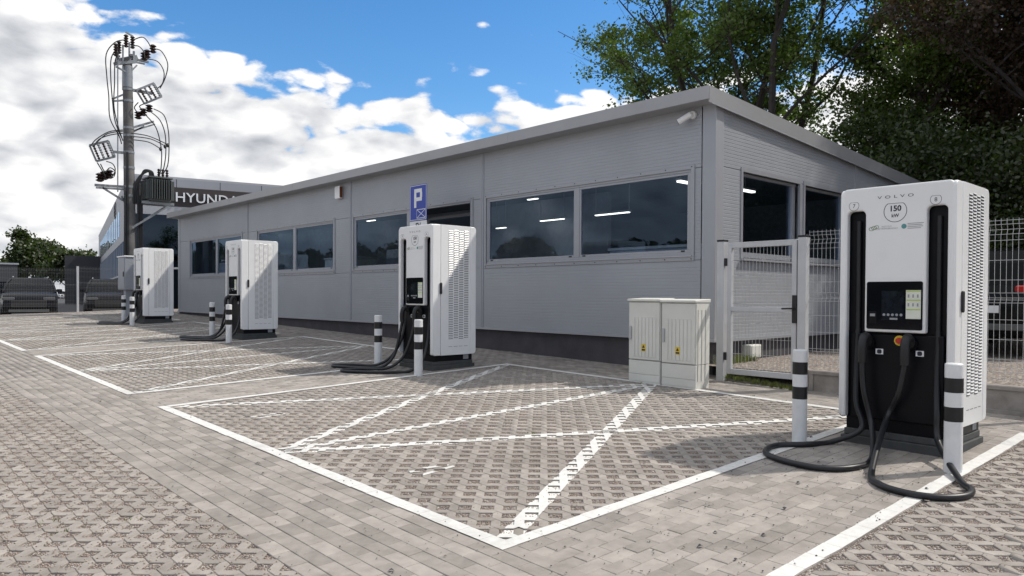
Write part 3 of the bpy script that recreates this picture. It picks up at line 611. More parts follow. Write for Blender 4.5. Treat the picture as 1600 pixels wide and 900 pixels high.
# ------------------------------------------------------------------ chargers
def louvres(mb_w, mb_d, side):
    s = side
    for ci in range(4):
        x0 = -0.115 + ci * 0.098
        for r in range(62):
            z = 0.43 + (r + .5 * (ci % 2)) * 0.0262; y = s * 0.4465
            mb_d.add([(x0, y, z), (x0 + .082, y, z), (x0 + .082, y, z + .0125), (x0, y, z + .0125)], [(0, 1, 2, 3)])
            mb_w.add([(x0, y, z + .0126), (x0 + .082, y, z + .0126), (x0 + .082, y, z + .020), (x0, y, z + .020), (x0 + .004, y + s * .006, z + .0095), (x0 + .078, y + s * .006, z + .0095)], [(4, 5, 2, 3), (0, 1, 5, 4), (0, 4, 3), (1, 2, 5)])
def slot_poly(y0, y1, z0, z1, r): return rrect(y0, y1, z0, z1, r, 5, (1, 1, 0, 0))
def make_charger(nums):
    t = bpy.data.objects.new('ev_charger', None); link(t)
    # base
    m = MB(); m.box(-.40, .40, -.43, .43, -.12, .045); m.box(-.375, .375, -.41, .41, .0455, .10); m.build('base', 'base_grey', t, bevel=.006)
    MB().box(-.35, .37, -.40, .40, .1005, .20).build('kick_panel', 'shell_black', t)
    pl = MB().box(.20, .30, -.4035, -.4005, .115, .185).build('type_plate', 'ink_grey', t)
    # black core with the two cable slots
    MB().box(-.335, .38, -.408, .408, .2005, 2.08).build('core', 'shell_black', t)
    MB().box(-.375, -.336, -.36, .36, .2005, .915).build('lower_front', 'shell_black', t, bevel=.012)
    # white shell
    fp = [(-.41, 2.13), (-.41, .20), (-.385, .20), (-.385, 1.90)]
    def arc(cy, cz, r, a0, a1, n=5): return [(cy + r * math.cos(R(a0 + (a1 - a0) * i / n)), cz + r * math.sin(R(a0 + (a1 - a0) * i / n))) for i in range(n + 1)]
    P = [(-.425, .20), (-.385, .20)] + arc(-.345, 1.90, .04, 180, 90)[0:] + arc(-.275, 1.90, .04, 90, 0) + [(-.235, .93)] + [(.235, .93)] + arc(.275, 1.90, .04, 180, 90) + arc(.345, 1.90, .04, 90, 0) + [(.385, .20), (.425, .20)] + arc(.39, 2.095, .035, 0, 90) + arc(-.39, 2.095, .035, 90, 180)
    MB().prism(P, 'x', -.415, -.345).build('front_shell', 'shell_white', t, bevel=.014, seg=3)
    for s in (-1, 1):
        y0, y1 = sorted((s * .409, s * .445))
        MB().prism(rrect(-.412, -.262, .19, 2.128, .05, 5, (0, 1, 1, 0)), 'y', y0, y1).build('side_shell', 'shell_white', t, bevel=.012, seg=3)
        MB().prism([(-.2585, .19), (.2985, .19), (.2985, 2.128), (-.2585, 2.128)], 'y', y0, y1).build('side_door', 'shell_white', t, bevel=.003)
        MB().prism(rrect(.302, .415, .19, 2.128, .05, 5, (1, 0, 0, 1)), 'y', y0, y1).build('side_shell', 'shell_white', t, bevel=.012, seg=3)
        w, d = MB(), MB(); louvres(w, d, s); w.build('vent_louvres', 'shell_white', t); d.build('vent_slots', 'vent_dark', t)
        q = s * .4455
        MB().prism(rrect(-.285, -.245, 1.10, 1.27, .018), 'y', min(q, q + s * .018), max(q, q + s * .018)).build('door_handle', 'black_plastic', t, bevel=.004)
        d = MB()
        for ci in range(4): d.box(-.115 + ci * .098, -.045 + ci * .098, min(q, q + s * .001), max(q, q + s * .001), .315, .319)
        d.build('vent_marks', 'vent_dark', t)
    MB().box(-.395, .40, -.408, .408, 2.085, 2.131).build('top_cover', 'shell_white', t, bevel=.012)
    MB().box(.381, .413, -.408, .408, .19, 2.084).build('back_panel', 'shell_white', t, bevel=.006)
    # screen panel
    sp = MB().prism(rrect(-.215, .215, .955, 1.345, .015), 'x', -.4205, -.41).build('control_panel', 'gloss_black', t)
    MB().box(-.4225, -.4207, -.075, .095, 1.03, 1.27).build('display', 'screen', sp)
    for i in range(5): MB().tube([(-.4227, .075 - i * .033, 1.075), (-.4245, .075 - i * .033, 1.075)], .011, 10).build('button', 'ink_grey' if i % 5 else 'ink_grey', sp)
    MB().prism(rrect(-.4227, -.4225, 0, 0, 0) if False else [(-.03, 1.035), (.03, 1.035), (.03, 1.05), (-.03, 1.05)], 'x', -.4240, -.4228).build('contactless_mark', 'ink_grey', sp)
    st = MB().box(-.4225, -.4207, -.203, -.092, 1.045, 1.275).build('instruction_sticker', 'sticker', sp)
    k = MB()
    for zq in (1.262, 1.19, 1.115): k.box(-.4235, -.4226, -.199, -.096, zq, zq + .009)
    k.build('sticker_band', 'lime', st); k = MB()
    for zq in (1.215, 1.145):
        for j in range(3): k.box(-.4235, -.4226, -.118 - j * .034, -.106 - j * .034, zq, zq + .026)
    k.build('sticker_symbols', 'ink_grey', st)
    cr_ = MB().box(-.4235, -.4207, .135, .195, 1.0, 1.10).build('card_reader', 'shell_black', sp, bevel=.003); MB().box(-.4245, -.4236, .145, .185, 1.06, 1.082).build('reader_display', 'ink_grey', cr_)
    e = MB().tube([(-.3755, -.035, .865), (-.388, -.035, .865)], .042, 18).build('emergency_stop', 'yellow', t, smooth=True); MB().tube([(-.3885, -.035, .865), (-.412, -.035, .865)], .024, 16).build('push_button', 'red', e, smooth=True)
    for y, lt in ((.125, 0), (-.185, 1)):
        s_ = MB().box(-.3775, -.3755, y - .03, y + .03, .745, .79).build('socket_sticker', 'sign_white', t); MB().prism(rrect(y - .018, y + .018, .75, .785, .012), 'x', -.379, -.3777).build('socket_mark', 'ink', s_)
    # lettering on the white front
    def put(body, y, z, size, m='ink', stretch=1.0, off=0.0, sp_=1.0, par=t):
        vs_, fs_ = text_geo(body, size, stretch, 0.0, off, sp_); b = MB(); b.add(on_plane(vs_, (-.4162, y, z), (0, -1, 0), (0, 0, 1), (-1, 0, 0)), fs_); return b.build('lettering', m, par)
    put('VOLVO', 0, 2.035, .034, stretch=1.7, sp_=1.75); put('150', 0, 1.937, .062, off=.0020); put('kW', 0, 1.880, .038, off=.0010)
    def ring(y, z, r, w, name='badge_outline'):
        n = 28; pts = []
        for i in range(n):
            a = 2 * math.pi * i / n; yy, zz_ = r * math.cos(a), r * math.sin(a)
            if zz_ > .72 * r: zz_ = .72 * r; yy = max(-.74 * r, min(.74 * r, yy * 1.06))
            pts.append((yy, zz_))
        b = MB(); vs_ = [(-.4162, y + p[0], z + p[1]) for p in pts] + [(-.4162, y + p[0] * (1 - w), z + p[1] * (1 - w)) for p in pts]
        b.add(vs_, [(i, (i + 1) % n, n + (i + 1) % n, n + i) for i in range(n)]); return b.build(name, 'ink', t)
    ring(0, 1.917, .090, .05)
    for y, nme in ((.33, nums[0]), (-.30, nums[1])):
        ring(y, 1.985, .042, .07); put(nme, y, 1.983, .046)
    b = MB()
    for (yy, zz_, rr) in ((.185, 1.782, .016), (.165, 1.79, .016), (.145, 1.797, .014)):
        n = 14; vs_ = [(-.4162, yy + rr * 1.4 * math.cos(6.283 * i / n), zz_ + rr * math.sin(6.283 * i / n)) for i in range(n)]; vs_ += [(-.4162, yy + rr * 1.1 * math.cos(6.283 * i / n), zz_ + rr * .75 * math.sin(6.283 * i / n)) for i in range(n)]; b.add(vs_, [(i, (i + 1) % n, n + (i + 1) % n, n + i) for i in range(n)])
    b.build('leaf_emblem', 'ink_green', t)
    put('INSTYTUT\nELEKTROMOBILNOSCI', .065, 1.787, .017, 'ink_grey', stretch=1.0)
    MB().prism([(-.068 + .02 * math.cos(6.283 * i / 12), 1.79 + .02 * math.sin(6.283 * i / 12)) for i in range(12)], 'x', -.4168, -.4158).build('round_emblem', 'ink_teal', t)
    b = MB()
    for i, L_ in enumerate((.12, .11, .115, .10)): b.box(-.4166, -.4160, -.095 - L_, -.095, 1.808 - i * .013, 1.8125 - i * .013)
    b.build('small_print', 'ink_grey', t)
    # cable guides in the slots
    for y in (.31, -.31): MB().tube([(-.352, y, 1.86), (-.352, y, .95)], .020, 10).build('slot_cable', 'rubber', t, smooth=True)
    return t
def plug(t, y, z=.84):
    m = MB(); p = smooth_path([(-.37, y, z + .0), (-.43, y, z + .045), (-.475, y, z + .03), (-.495, y, z - .03), (-.497, y, z - .10), (-.492, y, z - .16)], 4)
    n = len(p); m.tube(p, [.048 - .012 * min(1, i / 8) for i in range(n)], 10); m.build('plug', 'black_plastic', t, smooth=True)
    MB().tube([(-.3755, y, z), (-.40, y, z)], .06, 14).build('holster', 'shell_black', t, smooth=True)
def cable(t, pts): MB().tube(smooth_path(pts, 8), .0225, 10).build('charging_cable', 'rubber', t, smooth=True)
CH = [((6.775, 2.345), ('7', '8'), 'white fast charger numbered 7 and 8 beside the mesh gate', 0), ((6.87, 9.22), ('5', '6'), 'white charger standing in front of the blue parking sign', 1),
      ((6.87, 16.10), ('3', '4'), 'white charger before the window with the pale cupboard', 2), ((6.87, 22.95), ('1', '2'), 'white charger next to the grey meter box on a leg', 3)]
for (x, y), nums, lab, k in CH:
    t = make_charger(nums); z = gz(x, y) + .012; t.location = (x, y, z); tag(t, lab, 'charger', 'electric vehicle chargers along the bays'); O = Vector(t.location)
    gl = lambda px, py: G(px, py, .024) - O
    fl = lambda lx, ly: Vector((lx, ly, gz(x + lx, y + ly) + .0245 - z))
    plug(t, .215); plug(t, -.115)
    if k == 0:
        cable(t, [(-.492, .215, .69), (-.49, .20, .45), (-.50, .13, .16), gl(1362, 716), gl(1335, 730), gl(1280, 731), gl(1225, 720), gl(1196, 707), gl(1212, 696), gl(1262, 694), gl(1300, 690), (-.455, .23, .12), (-.42, .29, .33), (-.375, .31, .62), (-.352, .31, .95)])
        cable(t, [(-.492, -.115, .69), (-.49, -.07, .45), (-.50, .02, .22), gl(1362, 738), gl(1375, 757), gl(1415, 770), gl(1465, 777), gl(1508, 775), gl(1518, 765), gl(1500, 750), (-.52, -.375, .10), (-.43, -.33, .32), (-.375, -.31, .6), (-.352, -.31, .95)])
    else:
        dx = random.uniform(-.06, .06); dy = random.uniform(-.08, .08)
        cable(t, [(-.492, .215, .69), (-.53, .25, .42), (-.60, .30, .14), fl(-.78, .36), fl(-1.02 + dx, .58 + dy), fl(-1.20 + dx, .98 + dy), fl(-1.12 + dx, 1.12 + dy), fl(-.92, .92), fl(-.72, .62), (-.56, .46, .11), (-.44, .36, .34), (-.375, .31, .62), (-.352, .31, .95)])
        cable(t, [(-.492, -.115, .69), (-.53, -.06, .42), (-.61, .04, .14), fl(-.80, .18), fl(-1.10 + dx, .42), fl(-1.30 + dx, .52 + dy), fl(-1.38 + dx, .40 + dy), fl(-1.20, .02), fl(-.98, -.22), fl(-.74, -.33), (-.55, -.36, .10), (-.43, -.33, .32), (-.375, -.31, .6), (-.352, -.31, .95)])
# bollards
def bollard(x, y, label):
    z = gz(x, y); t = thing('bollard', label, 'bollard', (x, y, z), 'striped bollards guarding the chargers'); H = .79; b = [(0, .37), (.37, .475), (.475, .58), (.58, .685), (.685, H)]
    for i, (a, c) in enumerate(b):
        r = .0605 if i % 2 == 0 else .0615; lo = -.05 if i == 0 else a
        pr = [(r, lo), (r, c)] if i < 4 else [(r, lo), (r, c - .008), (r - .008, c), (.001, c + .002)]
        MB().lathe(pr, seg=24).build('black_band' if i % 2 else ('post' if i == 0 else 'white_band'), 'bollard_black' if i % 2 else 'bollard_white', t, smooth=True)
names = ['charger 7 and 8', 'the charger below the parking sign', 'the charger before the pale cupboard', 'the charger next to the grey meter box']
for k in range(4):
    bollard(6.09 if k == 0 else 6.24, (3.0 if k == 0 else 2.99 + PER * k + .05), f'banded white bollard on the far-fence side of {names[k]}')
    bollard(5.99 if k == 0 else 6.08, 1.79 + PER * k - (.05 * k), f'banded white bollard on the mesh-gate side of {names[k]}')

# ------------------------------------------------------------------ cream meter cabinets
def cabinet(y0, y1, label, x0=7.73, x1=8.04):
    z = gz(x0, y0); t = thing('meter_cabinet', label, 'cabinet', ((x0 + x1) / 2, (y0 + y1) / 2, z), 'cream meter cabinets'); O = t.location; H = 1.10
    MB(O).box(x0 + .012, x1, y0 + .006, y1 - .006, z - .06, z + .30).build('base', 'cream', t, bevel=.004)
    MB(O).box(x0 + .004, x0 + .0115, y0 + .012, y1 - .012, z + .03, z + .115).build('base_panel', 'cream', t, bevel=.003); MB(O).box(x0 + .004, x0 + .0115, y0 + .012, y1 - .012, z + .125, z + .295).build('base_panel', 'cream', t, bevel=.003)
    MB(O).box(x0 + .02, x1, y0 + .004, y1 - .004, z + .305, z + H - .035).build('body', 'cream', t, bevel=.004)
    d = MB(O).box(x0, x0 + .0195, y0 + .014, y1 - .014, z + .315, z + H - .045).build('door', 'cream', t, bevel=.004)
    n = 7; w = (y1 - y0 - .12) / n; r = MB(O)
    for i in range(n): a = y0 + .06 + i * w; r.prism([(a + .006, x0 - .0005), (a + w - .006, x0 - .0005), (a + w - .014, x0 - .007), (a + .014, x0 - .007)][::1], 'z', z + .36, z + .86) if False else r.box(x0 - .006, x0 - .0005, a + .005, a + w - .005, z + .35, z + .86)
    r.build('door_ribs', 'cream', d, bevel=.002)
    MB(O).prism(rrect(y1 - .065, y1 - .03, z + .57, z + .74, .012), 'x', x0 - .028, x0 - .0065).build('door_handle', 'steel', d, bevel=.005)
    ym = (y0 + y1) / 2 - .0; s = MB(O).box(x0 - .0085, x0 - .0065, ym - .035, ym + .035, z + .42, z + .515).build('warning_sticker', 'yellow', d)
    MB(O).prism([(ym - .022, z + .465), (ym + .022, z + .465), (ym, z + .505)], 'x', x0 - .0098, x0 - .0087).build('warning_symbol', 'ink', s); MB(O).box(x0 - .0098, x0 - .0087, ym - .026, ym + .026, z + .43, z + .452).build('warning_text', 'ink', s)
    q = MB(O); zt = z + H - .033; q.add([(x0 - .02, y0 - .004, zt), (x1 + .01, y0 - .004, zt), (x1 + .01, y1 + .004, zt), (x0 - .02, y1 + .004, zt), (x0 - .02, y0 - .004, zt + .03), (x1 + .01, y0 - .004, zt + .045), (x1 + .01, y1 + .004, zt + .045), (x0 - .02, y1 + .004, zt + .03)], [(3, 2, 1, 0), (4, 5, 6, 7), (0, 1, 5, 4), (1, 2, 6, 5), (2, 3, 7, 6), (3, 0, 4, 7)]); q.build('lid', 'cream', t, bevel=.006)
    g = MB(O)
    for i in range(3): g.box(x0 + .05 + i * .08, x0 + .054 + i * .08, y0 - .0005, y0 + .0035, z + .10, z + .98)
    g.build('side_ribs', 'cream_dark', t)
cabinet(5.655, 6.17, 'cream meter cabinet with ribbed door, the one farther from the gate'); cabinet(5.13, 5.645, 'cream meter cabinet with ribbed door, the one nearer the gate')

# ------------------------------------------------------------------ gate, fences
def wire_panel(t, O, p0, p1, z0, z1, nv, bends=(), r=.0024, normal=(1, 0, 0), mt='steel'):
    m = MB(O); p0 = Vector(p0); p1 = Vector(p1); nn = Vector(normal)
    hs = []
    if bends:
        for zb in bends: hs += [zb - .05, zb, zb + .05]
    z = z0 + .02
    while z < z1: hs.append(z); z += .2
    for i in range(nv + 1):
        q = p0.lerp(p1, i / nv); path = [q + Vector((0, 0, z0))]
        for zb in sorted(bends): path += [q + Vector((0, 0, zb - .05)), q + nn * .03 + Vector((0, 0, zb)), q + Vector((0, 0, zb + .05))]
        path.append(q + Vector((0, 0, z1))); m.tube(path, r, 4, cap=False)
    for zh in hs:
        dz = nn * (.03 if zh in bends else 0); m.tube([p0 + dz + Vector((0, 0, zh)), p1 + dz + Vector((0, 0, zh))], r * 1.15, 4, cap=False)
    m.build('wire_mesh', mt, t)
def post(x, y, z0, z1, label, group, w=.06, cat='post', m='gate_paint'):
    t = thing('gate_post', label, cat, (x, y, z0), group); O = t.location
    MB(O).box(x - w / 2, x + w / 2, y - w / 2, y + w / 2, z0 - .1, z1).build('shaft', m, t, bevel=.004); MB(O).box(x - w / 2 - .004, x + w / 2 + .004, y - w / 2 - .004, y + w / 2 + .004, z1, z1 + .025).build('cap', 'black_plastic', t, bevel=.004); return t
XG = 8.64
pl_ = post(XG, 5.335, gz(XG, 5.3), 2.22, 'grey square gate post beside the building corner, carrying the hinges', 'gate posts', .10)
pr_ = post(XG, 4.225, gz(XG, 4.2), 2.22, 'grey square gate post carrying the black latch side, next to wire fence', 'gate posts', .10)
gt = thing('mesh_gate', 'grey framed pedestrian gate of welded wire mesh with black handle', 'gate', (XG, 4.78, .47)); O = gt.location
m = MB(O); ya_, yb_, za_, zb_ = 4.30, 5.245, .49, 2.20
for (y0, y1, z0, z1) in ((ya_, ya_ + .06, za_, zb_), (yb_ - .06, yb_, za_, zb_)): m.box(XG - .03, XG + .03, y0, y1, z0, z1)
for (z0, z1) in ((za_, za_ + .07), (zb_ - .07, zb_), (1.31, 1.37)): m.box(XG - .0295, XG + .0295, ya_ + .06, yb_ - .06, z0, z1)
m.build('frame', 'gate_paint', gt, bevel=.004)
for (z0, z1) in ((za_ + .07, 1.31), (1.37, zb_ - .07)):
    m = MB(O)
    for i in range(1, 17): yy = ya_ + .06 + (yb_ - ya_ - .12) * i / 17; m.tube([(XG, yy, z0), (XG, yy, z1)], .0026, 4, cap=False)
    z = z0 + .04
    while z < z1: m.tube([(XG + .005, ya_ + .06, z), (XG + .005, yb_ - .06, z)], .003, 4, cap=False); z += .2 if z > z0 + .05 else .16
    m.build('mesh_infill', 'steel', gt)
MB(O).box(XG - .05, XG - .031, 4.285, 4.345, 1.18, 1.52).build('lock_plate', 'black_plastic', gt, bevel=.004); MB(O).tube([(XG - .05, 4.315, 1.36), (XG - .10, 4.315, 1.36), (XG - .10, 4.45, 1.355)], .011, 8).build('handle', 'black_plastic', gt, smooth=True)
for z in (.72, 1.95): MB(O).box(XG - .045, XG - .0, 5.2455, 5.284, z - .05, z + .05).build('hinge', 'black_plastic', gt, bevel=.004)
def fpost(t, O, x, y, z0, z1, w):
    p = MB(O).box(x - w / 2, x + w / 2, y - w / 2, y + w / 2, z0 - .1, z1).build('post', 'gate_paint', t, bevel=.004); MB(O).box(x - w / 2 - .004, x + w / 2 + .004, y - w / 2 - .004, y + w / 2 + .004, z1, z1 + .025).build('cap', 'black_plastic', p, bevel=.004)
FX = 8.68; ypost = [4.225, 1.70, -.83, -3.36, -5.89]
t = thing('wire_fence', 'welded wire fence on concrete boards enclosing the gravel yard', 'fence', (FX, 2.9, .3)); O = t.location
for i in range(4):
    y1, y0 = ypost[i] - .05, ypost[i + 1] + .03
    wire_panel(t, O, (FX, y0, 0), (FX, y1, 0), .66, 2.30, 48, (.80, 1.50, 2.19), r=.0025)
    if i: fpost(t, O, FX, ypost[i], gz(FX, ypost[i]), 2.30, .06)
    kb = MB(O).box(FX - .025, FX + .07, y0 - .03, y1 + (.10 if i == 0 else .03), gz(FX, y0) - .1, .62).build('base_board', 'kerb_concrete', t, bevel=.005)
    for j in range(2):
        a = y0 + (y1 - y0) * j / 2 + .08; b = y0 + (y1 - y0) * (j + 1) / 2 - .08; zl = gz(FX, y0) + .05
        q = MB(O); q.box(FX - .045, FX - .0255, a - .05, b + .05, .575, .615); q.box(FX - .045, FX - .0255, a - .05, b + .05, zl - .09, zl); q.box(FX - .0445, FX - .0256, a - .05, a, zl, .575); q.box(FX - .0445, FX - .0256, b, b + .05, zl, .575); q.build('rim', 'kerb_concrete', kb, bevel=.004)
FY = 31.35; xp = [9.2, 6.72, 4.2, 1.7, -.8, -3.3]
t = thing('wire_fence', 'long welded wire fence at the far end of the lot before dark cars', 'fence', (5, FY, .7)); O = t.location
for i in range(5):
    x1, x0 = xp[i] - .03, xp[i + 1] + .03; zb = gz((x0 + x1) / 2, FY)
    wire_panel(t, O, (x0, FY, 0), (x1, FY, 0), zb + .04, zb + 1.66, 48, (zb + .3, zb + 1.0, zb + 1.55), r=.0019, normal=(0, -1, 0), mt='fence_wire')
    fpost(t, O, xp[i], FY, gz(xp[i], FY), gz(xp[i], FY) + 1.70, .07)

# ------------------------------------------------------------------ parking sign
a = atX(641, 290, 8.3); b = atX(667, 344, 8.3); yc = (a.y + b.y) / 2; X = 8.3
t = thing('parking_sign', 'blue parking sign with white P above an EV plate on a post', 'sign', (X, yc, gz(X, yc))); O = t.location
MB(O).tube([(X + .045, yc, gz(X, yc) - .1), (X + .045, yc, 3.58)], .03, 12).build('post', 'galv', t, smooth=True)
y0, y1, z0, z1 = yc - .28, yc + .28, 2.93, 3.62
pn = MB(O).prism(rrect(y0, y1, z0, z1, .03), 'x', X - .006, X).build('panel', 'sign_blue', t)
bb = MB(O); xx0, xx1 = X - .0085, X - .0065
for (a0, a1, c0, c1) in ((y0 + .012, y1 - .012, z0 + .012, z0 + .022), (y0 + .012, y1 - .012, z1 - .022, z1 - .012), (y0 + .012, y0 + .022, z0 + .022, z1 - .022), (y1 - .022, y1 - .012, z0 + .022, z1 - .022)): bb.box(xx0, xx1, a0, a1, c0, c1)
bb.build('border', 'sign_white', pn)
P_ = MB(O); pz0, pz1 = 3.18, 3.54; yl = yc + .13
P_.box(xx0, xx1, yl - .07, yl, pz0, pz1); P_.box(xx0, xx1, yl - .25, yl - .07, pz1 - .07, pz1); P_.box(xx0, xx1, yl - .25, yl - .07, pz1 - .235, pz1 - .165); P_.box(xx0, xx1, yl - .26, yl - .19, pz1 - .165, pz1 - .07); P_.build('letter_p', 'sign_white', pn, bevel=.0)
E_ = MB(O); ey0, ey1, ez0, ez1 = yc - .24, yc + .04, 2.975, 3.14
for s_ in (((ey0, ez0), (ey1, ez0)), ((ey0, ez1), (ey1, ez1)), ((ey0, ez0), (ey0, ez1)), ((ey1, ez0), (ey1, ez1)), ((ey0, ez0), (ey1, ez1)), ((ey0, ez1), (ey1, ez0))):
    i = len(E_.v) // 8; E_.bar((X - .0075 - i * .0004, *s_[0]), (X - .0075 - i * .0004, *s_[1]), .0012 if False else .011, .002) if False else E_.bar((X - .0078 - i * .0003, *s_[0]), (X - .0078 - i * .0003, *s_[1]), .002, .011)
E_.build('envelope_symbol', 'sign_white', pn)
p2 = MB(O).prism(rrect(y0, y1, 2.72, 2.922, .02), 'x', X - .006, X).build('ev_plate', 'sign_white', t)
v_, f_ = text_geo('EV', .15, 1.0, 0, .004); MB(O).add(on_plane(v_, (X - .0072, yc, 2.825), (0, -1, 0), (0, 0, 1), (-1, 0, 0)), f_).build('lettering', 'ink', p2)

# ------------------------------------------------------------------ grey meter box on a leg
bx, by = 7.23, 26.9; z = gz(bx, by)
t = thing('meter_box', 'grey metal meter box raised on a flat leg beside the farthest charger', 'meter box', (bx, by, z)); O = t.location
MB(O).box(7.05, 7.42, 26.5, 27.3, 1.62, 2.70).build('body', 'dealer_grey', t, bevel=.012); MB(O).box(7.035, 7.0495, 26.53, 27.27, 1.65, 2.67).build('door', 'dealer_grey', t, bevel=.006); MB(O).box(7.015, 7.0345, 26.58, 26.63, 2.05, 2.22).build('handle', 'black_plastic', t, bevel=.004)
MB(O).box(7.02, 7.46, 26.47, 27.33, 2.7005, 2.745).build('lid', 'shell_white', t, bevel=.01); MB(O).box(7.14, 7.40, 26.75, 27.0, z - .1, 1.619).build('leg', 'dealer_grey', t, bevel=.006)

# ------------------------------------------------------------------ transformer pole
PY = 28.3
def T(px, py, dy=0.0): return atY(px, py, PY + dy)
pb = atY(205, 400, PY); px0 = atY(199, 100, PY).x
t = thing('utility_pole', 'tall concrete power pole carrying insulators, switch frames and thick cables', 'pole', (pb.x, PY, gz(pb.x, PY))); O = t.location
zt_ = T(198, 92).z; MB(O).tube([(pb.x, PY, gz(pb.x, PY) - .3), (px0, PY, zt_)], [.205, .15], 18).build('shaft', 'pole_concrete', t, smooth=True)
MB(O).tube([(px0, PY, zt_ - 1.0), (px0, PY, zt_ - .25)], [.17, .165], 18).build('collar', 'galv', t, smooth=True)
def ins(m, p, h=.45, r=.07, d=(0, 0, 1), n=5):
    p = Vector(p); d = Vector(d).normalized(); pts = []; rs = []
    for i in range(n * 2 + 1): pts.append(p + d * h * i / (n * 2)); rs.append(r if i % 2 else r * .45)
    m.tube(pts, rs, 10)
arm = MB(O); a1 = T(182, 96); a2 = T(214, 90)
arm.bar(a1, a2, .16); arm.bar(T(186, 88, -.5), T(186, 88, .5), .08); arm.bar(T(205, 86, -.5), T(205, 86, .5), .08); arm.bar(T(206, 92), T(232, 97), .07); arm.bar(T(206, 96), T(226, 100), .05)
arm.build('crossarm', 'galv', t)
for (px, py, dy) in ((181, 88, -.3), (186, 84, .2), (197, 74, -.3), (207, 76, .3)):
    m = MB(O); ins(m, T(px, py, dy), .44, .085); m.build('insulator', 'insulator', t, smooth=True)
for (px, py) in ((225, 95), (230, 91), (239, 83)):
    m = MB(O); ins(m, T(px, py), .30, .12, n=3); m.build('insulator', 'insulator', t, smooth=True)
MB(O).bar(T(196, 50), T(208, 57), .05).build('top_bracket', 'galv', t)
for py_ in (120, 140, 158, 200, 212, 238, 262, 292, 306):
    c_ = T(199, py_); f_ = (zt_ - c_.z) / (zt_ - gz(pb.x, PY)); cx_ = px0 + (pb.x - px0) * f_; rr_ = .15 + .055 * f_ + .012
    MB(O).tube([(cx_, PY, c_.z - .04), (cx_, PY, c_.z + .04)], rr_, 16).build('strap', 'galv', t, smooth=True)
for (pa, pc, w_) in (((178, 100), (214, 96), .10), ((184, 82), (184, 98), .06), ((209, 80), (209, 98), .06), ((192, 70), (192, 96), .05), ((202, 66), (202, 96), .05), ((181, 104), (196, 112), .05), ((214, 102), (204, 112), .05)): MB(O).bar(T(*pa, -.12), T(*pc, -.12), w_).build('top_bracket', 'galv', t)
def switch_frame(c, ang, w, hgt, n):
    c = Vector(c); ux = Vector((math.cos(ang), 0, math.sin(ang))); uz = Vector((-math.sin(ang), 0, math.cos(ang))); fr = MB(O)
    for s_ in (-1, 1): fr.bar(c + uz * s_ * hgt / 2 - ux * w / 2, c + uz * s_ * hgt / 2 + ux * w / 2, .07)
    for s_ in (-1, 1): fr.bar(c + ux * s_ * w / 2 - uz * hgt / 2, c + ux * s_ * w / 2 + uz * hgt / 2, .05)
    f_o = fr.build('switch_frame', 'galv', t)
    for i in range(n):
        m = MB(O); o = c + ux * w * ((i + .5) / n - .5); dy_ = Vector((0, -.12, 0)); ins(m, o - uz * hgt * .45 + dy_, hgt * .9, .05, uz, 6); m.build('switch_rod', 'galv' if i % 2 else 'insulator', f_o, smooth=True)
switch_frame(T(233, 146, -.1), R(-58 + 90), .68, .50, 4); switch_frame(T(160, 236, -.1), R(22), .62, .55, 4)
for (pa, pc, w_) in (((191, 138), (238, 146), .09), ((175, 155), (192, 148), .06), ((176, 158), (206, 156), .06), ((205, 200), (240, 190), .07), ((206, 205), (242, 194), .05), ((207, 207), (225, 197), .05), ((176, 237), (206, 240), .08), ((148, 289), (196, 292), .08), ((150, 293), (196, 296), .06), ((160, 293), (192, 313), .06), ((190, 306), (196, 320), .05)):
    MB(O).bar(T(*pa), T(*pc), w_).build('side_bracket', 'galv', t)
for (px, py) in ((216, 186), (224, 181), (233, 175)):
    m = MB(O); ins(m, T(px, py), .26, .13, n=3); m.build('surge_arrester', 'insulator', t, smooth=True)
for (px, py) in ((156, 284), (163, 281), (171, 279)):
    m = MB(O); ins(m, T(px, py), .30, .14, n=3); m.build('surge_arrester', 'insulator', t, smooth=True)
wires = [[(197, 62), (180, 66), (166, 85), (167, 120), (170, 150), (172, 185), (186, 212), (190, 225)], [(184, 75), (174, 90), (173, 120), (176, 160), (180, 190), (190, 215)], [(188, 78), (180, 95), (179, 130), (178, 165), (184, 195), (192, 220)],
         [(209, 62), (222, 58), (230, 64), (236, 75)], [(206, 72), (216, 72), (224, 80), (226, 90)], [(239, 76), (252, 80), (262, 100), (258, 122), (250, 138)], [(228, 92), (246, 96), (256, 112), (254, 130), (246, 138)],
         [(216, 160), (210, 168), (215, 176)], [(226, 162), (218, 166), (223, 172)], [(240, 170), (256, 180), (263, 205), (264, 235), (262, 258), (256, 270)], [(236, 175), (250, 188), (258, 210), (259, 240), (256, 262), (252, 272)], [(228, 180), (244, 200), (252, 232), (252, 258), (250, 272)],
         [(205, 208), (230, 212), (250, 220), (262, 226)], [(205, 213), (235, 217), (258, 228)], [(205, 218), (232, 222), (250, 232)], [(192, 203), (170, 206), (150, 218), (142, 228)], [(192, 208), (172, 211), (156, 217), (148, 226)], [(192, 205), (168, 209), (152, 222), (146, 230)],
         [(157, 256), (164, 268), (172, 262), (180, 268), (178, 276)], [(166, 252), (176, 256), (180, 266), (174, 278)], [(152, 254), (158, 264), (165, 276)]]
for i, w_ in enumerate(wires): MB(O).tube(smooth_path([T(*q, -.22 - .02 * (i % 3)) for q in w_], 5), .019, 5, cap=False).build('jumper_wire', 'wire', t)
for (px, py) in ((262, 227), (258, 229), (251, 233)):
    m = MB(O); ins(m, T(px, py, -.24) - Vector((0, 0, .07)), .14, .06, n=1); m.build('clamp', 'wire', t)
MB(O).tube([T(184, 95, -.2), T(184, 300, -.2)], .02, 6, cap=False).build('earth_wire', 'galv', t)
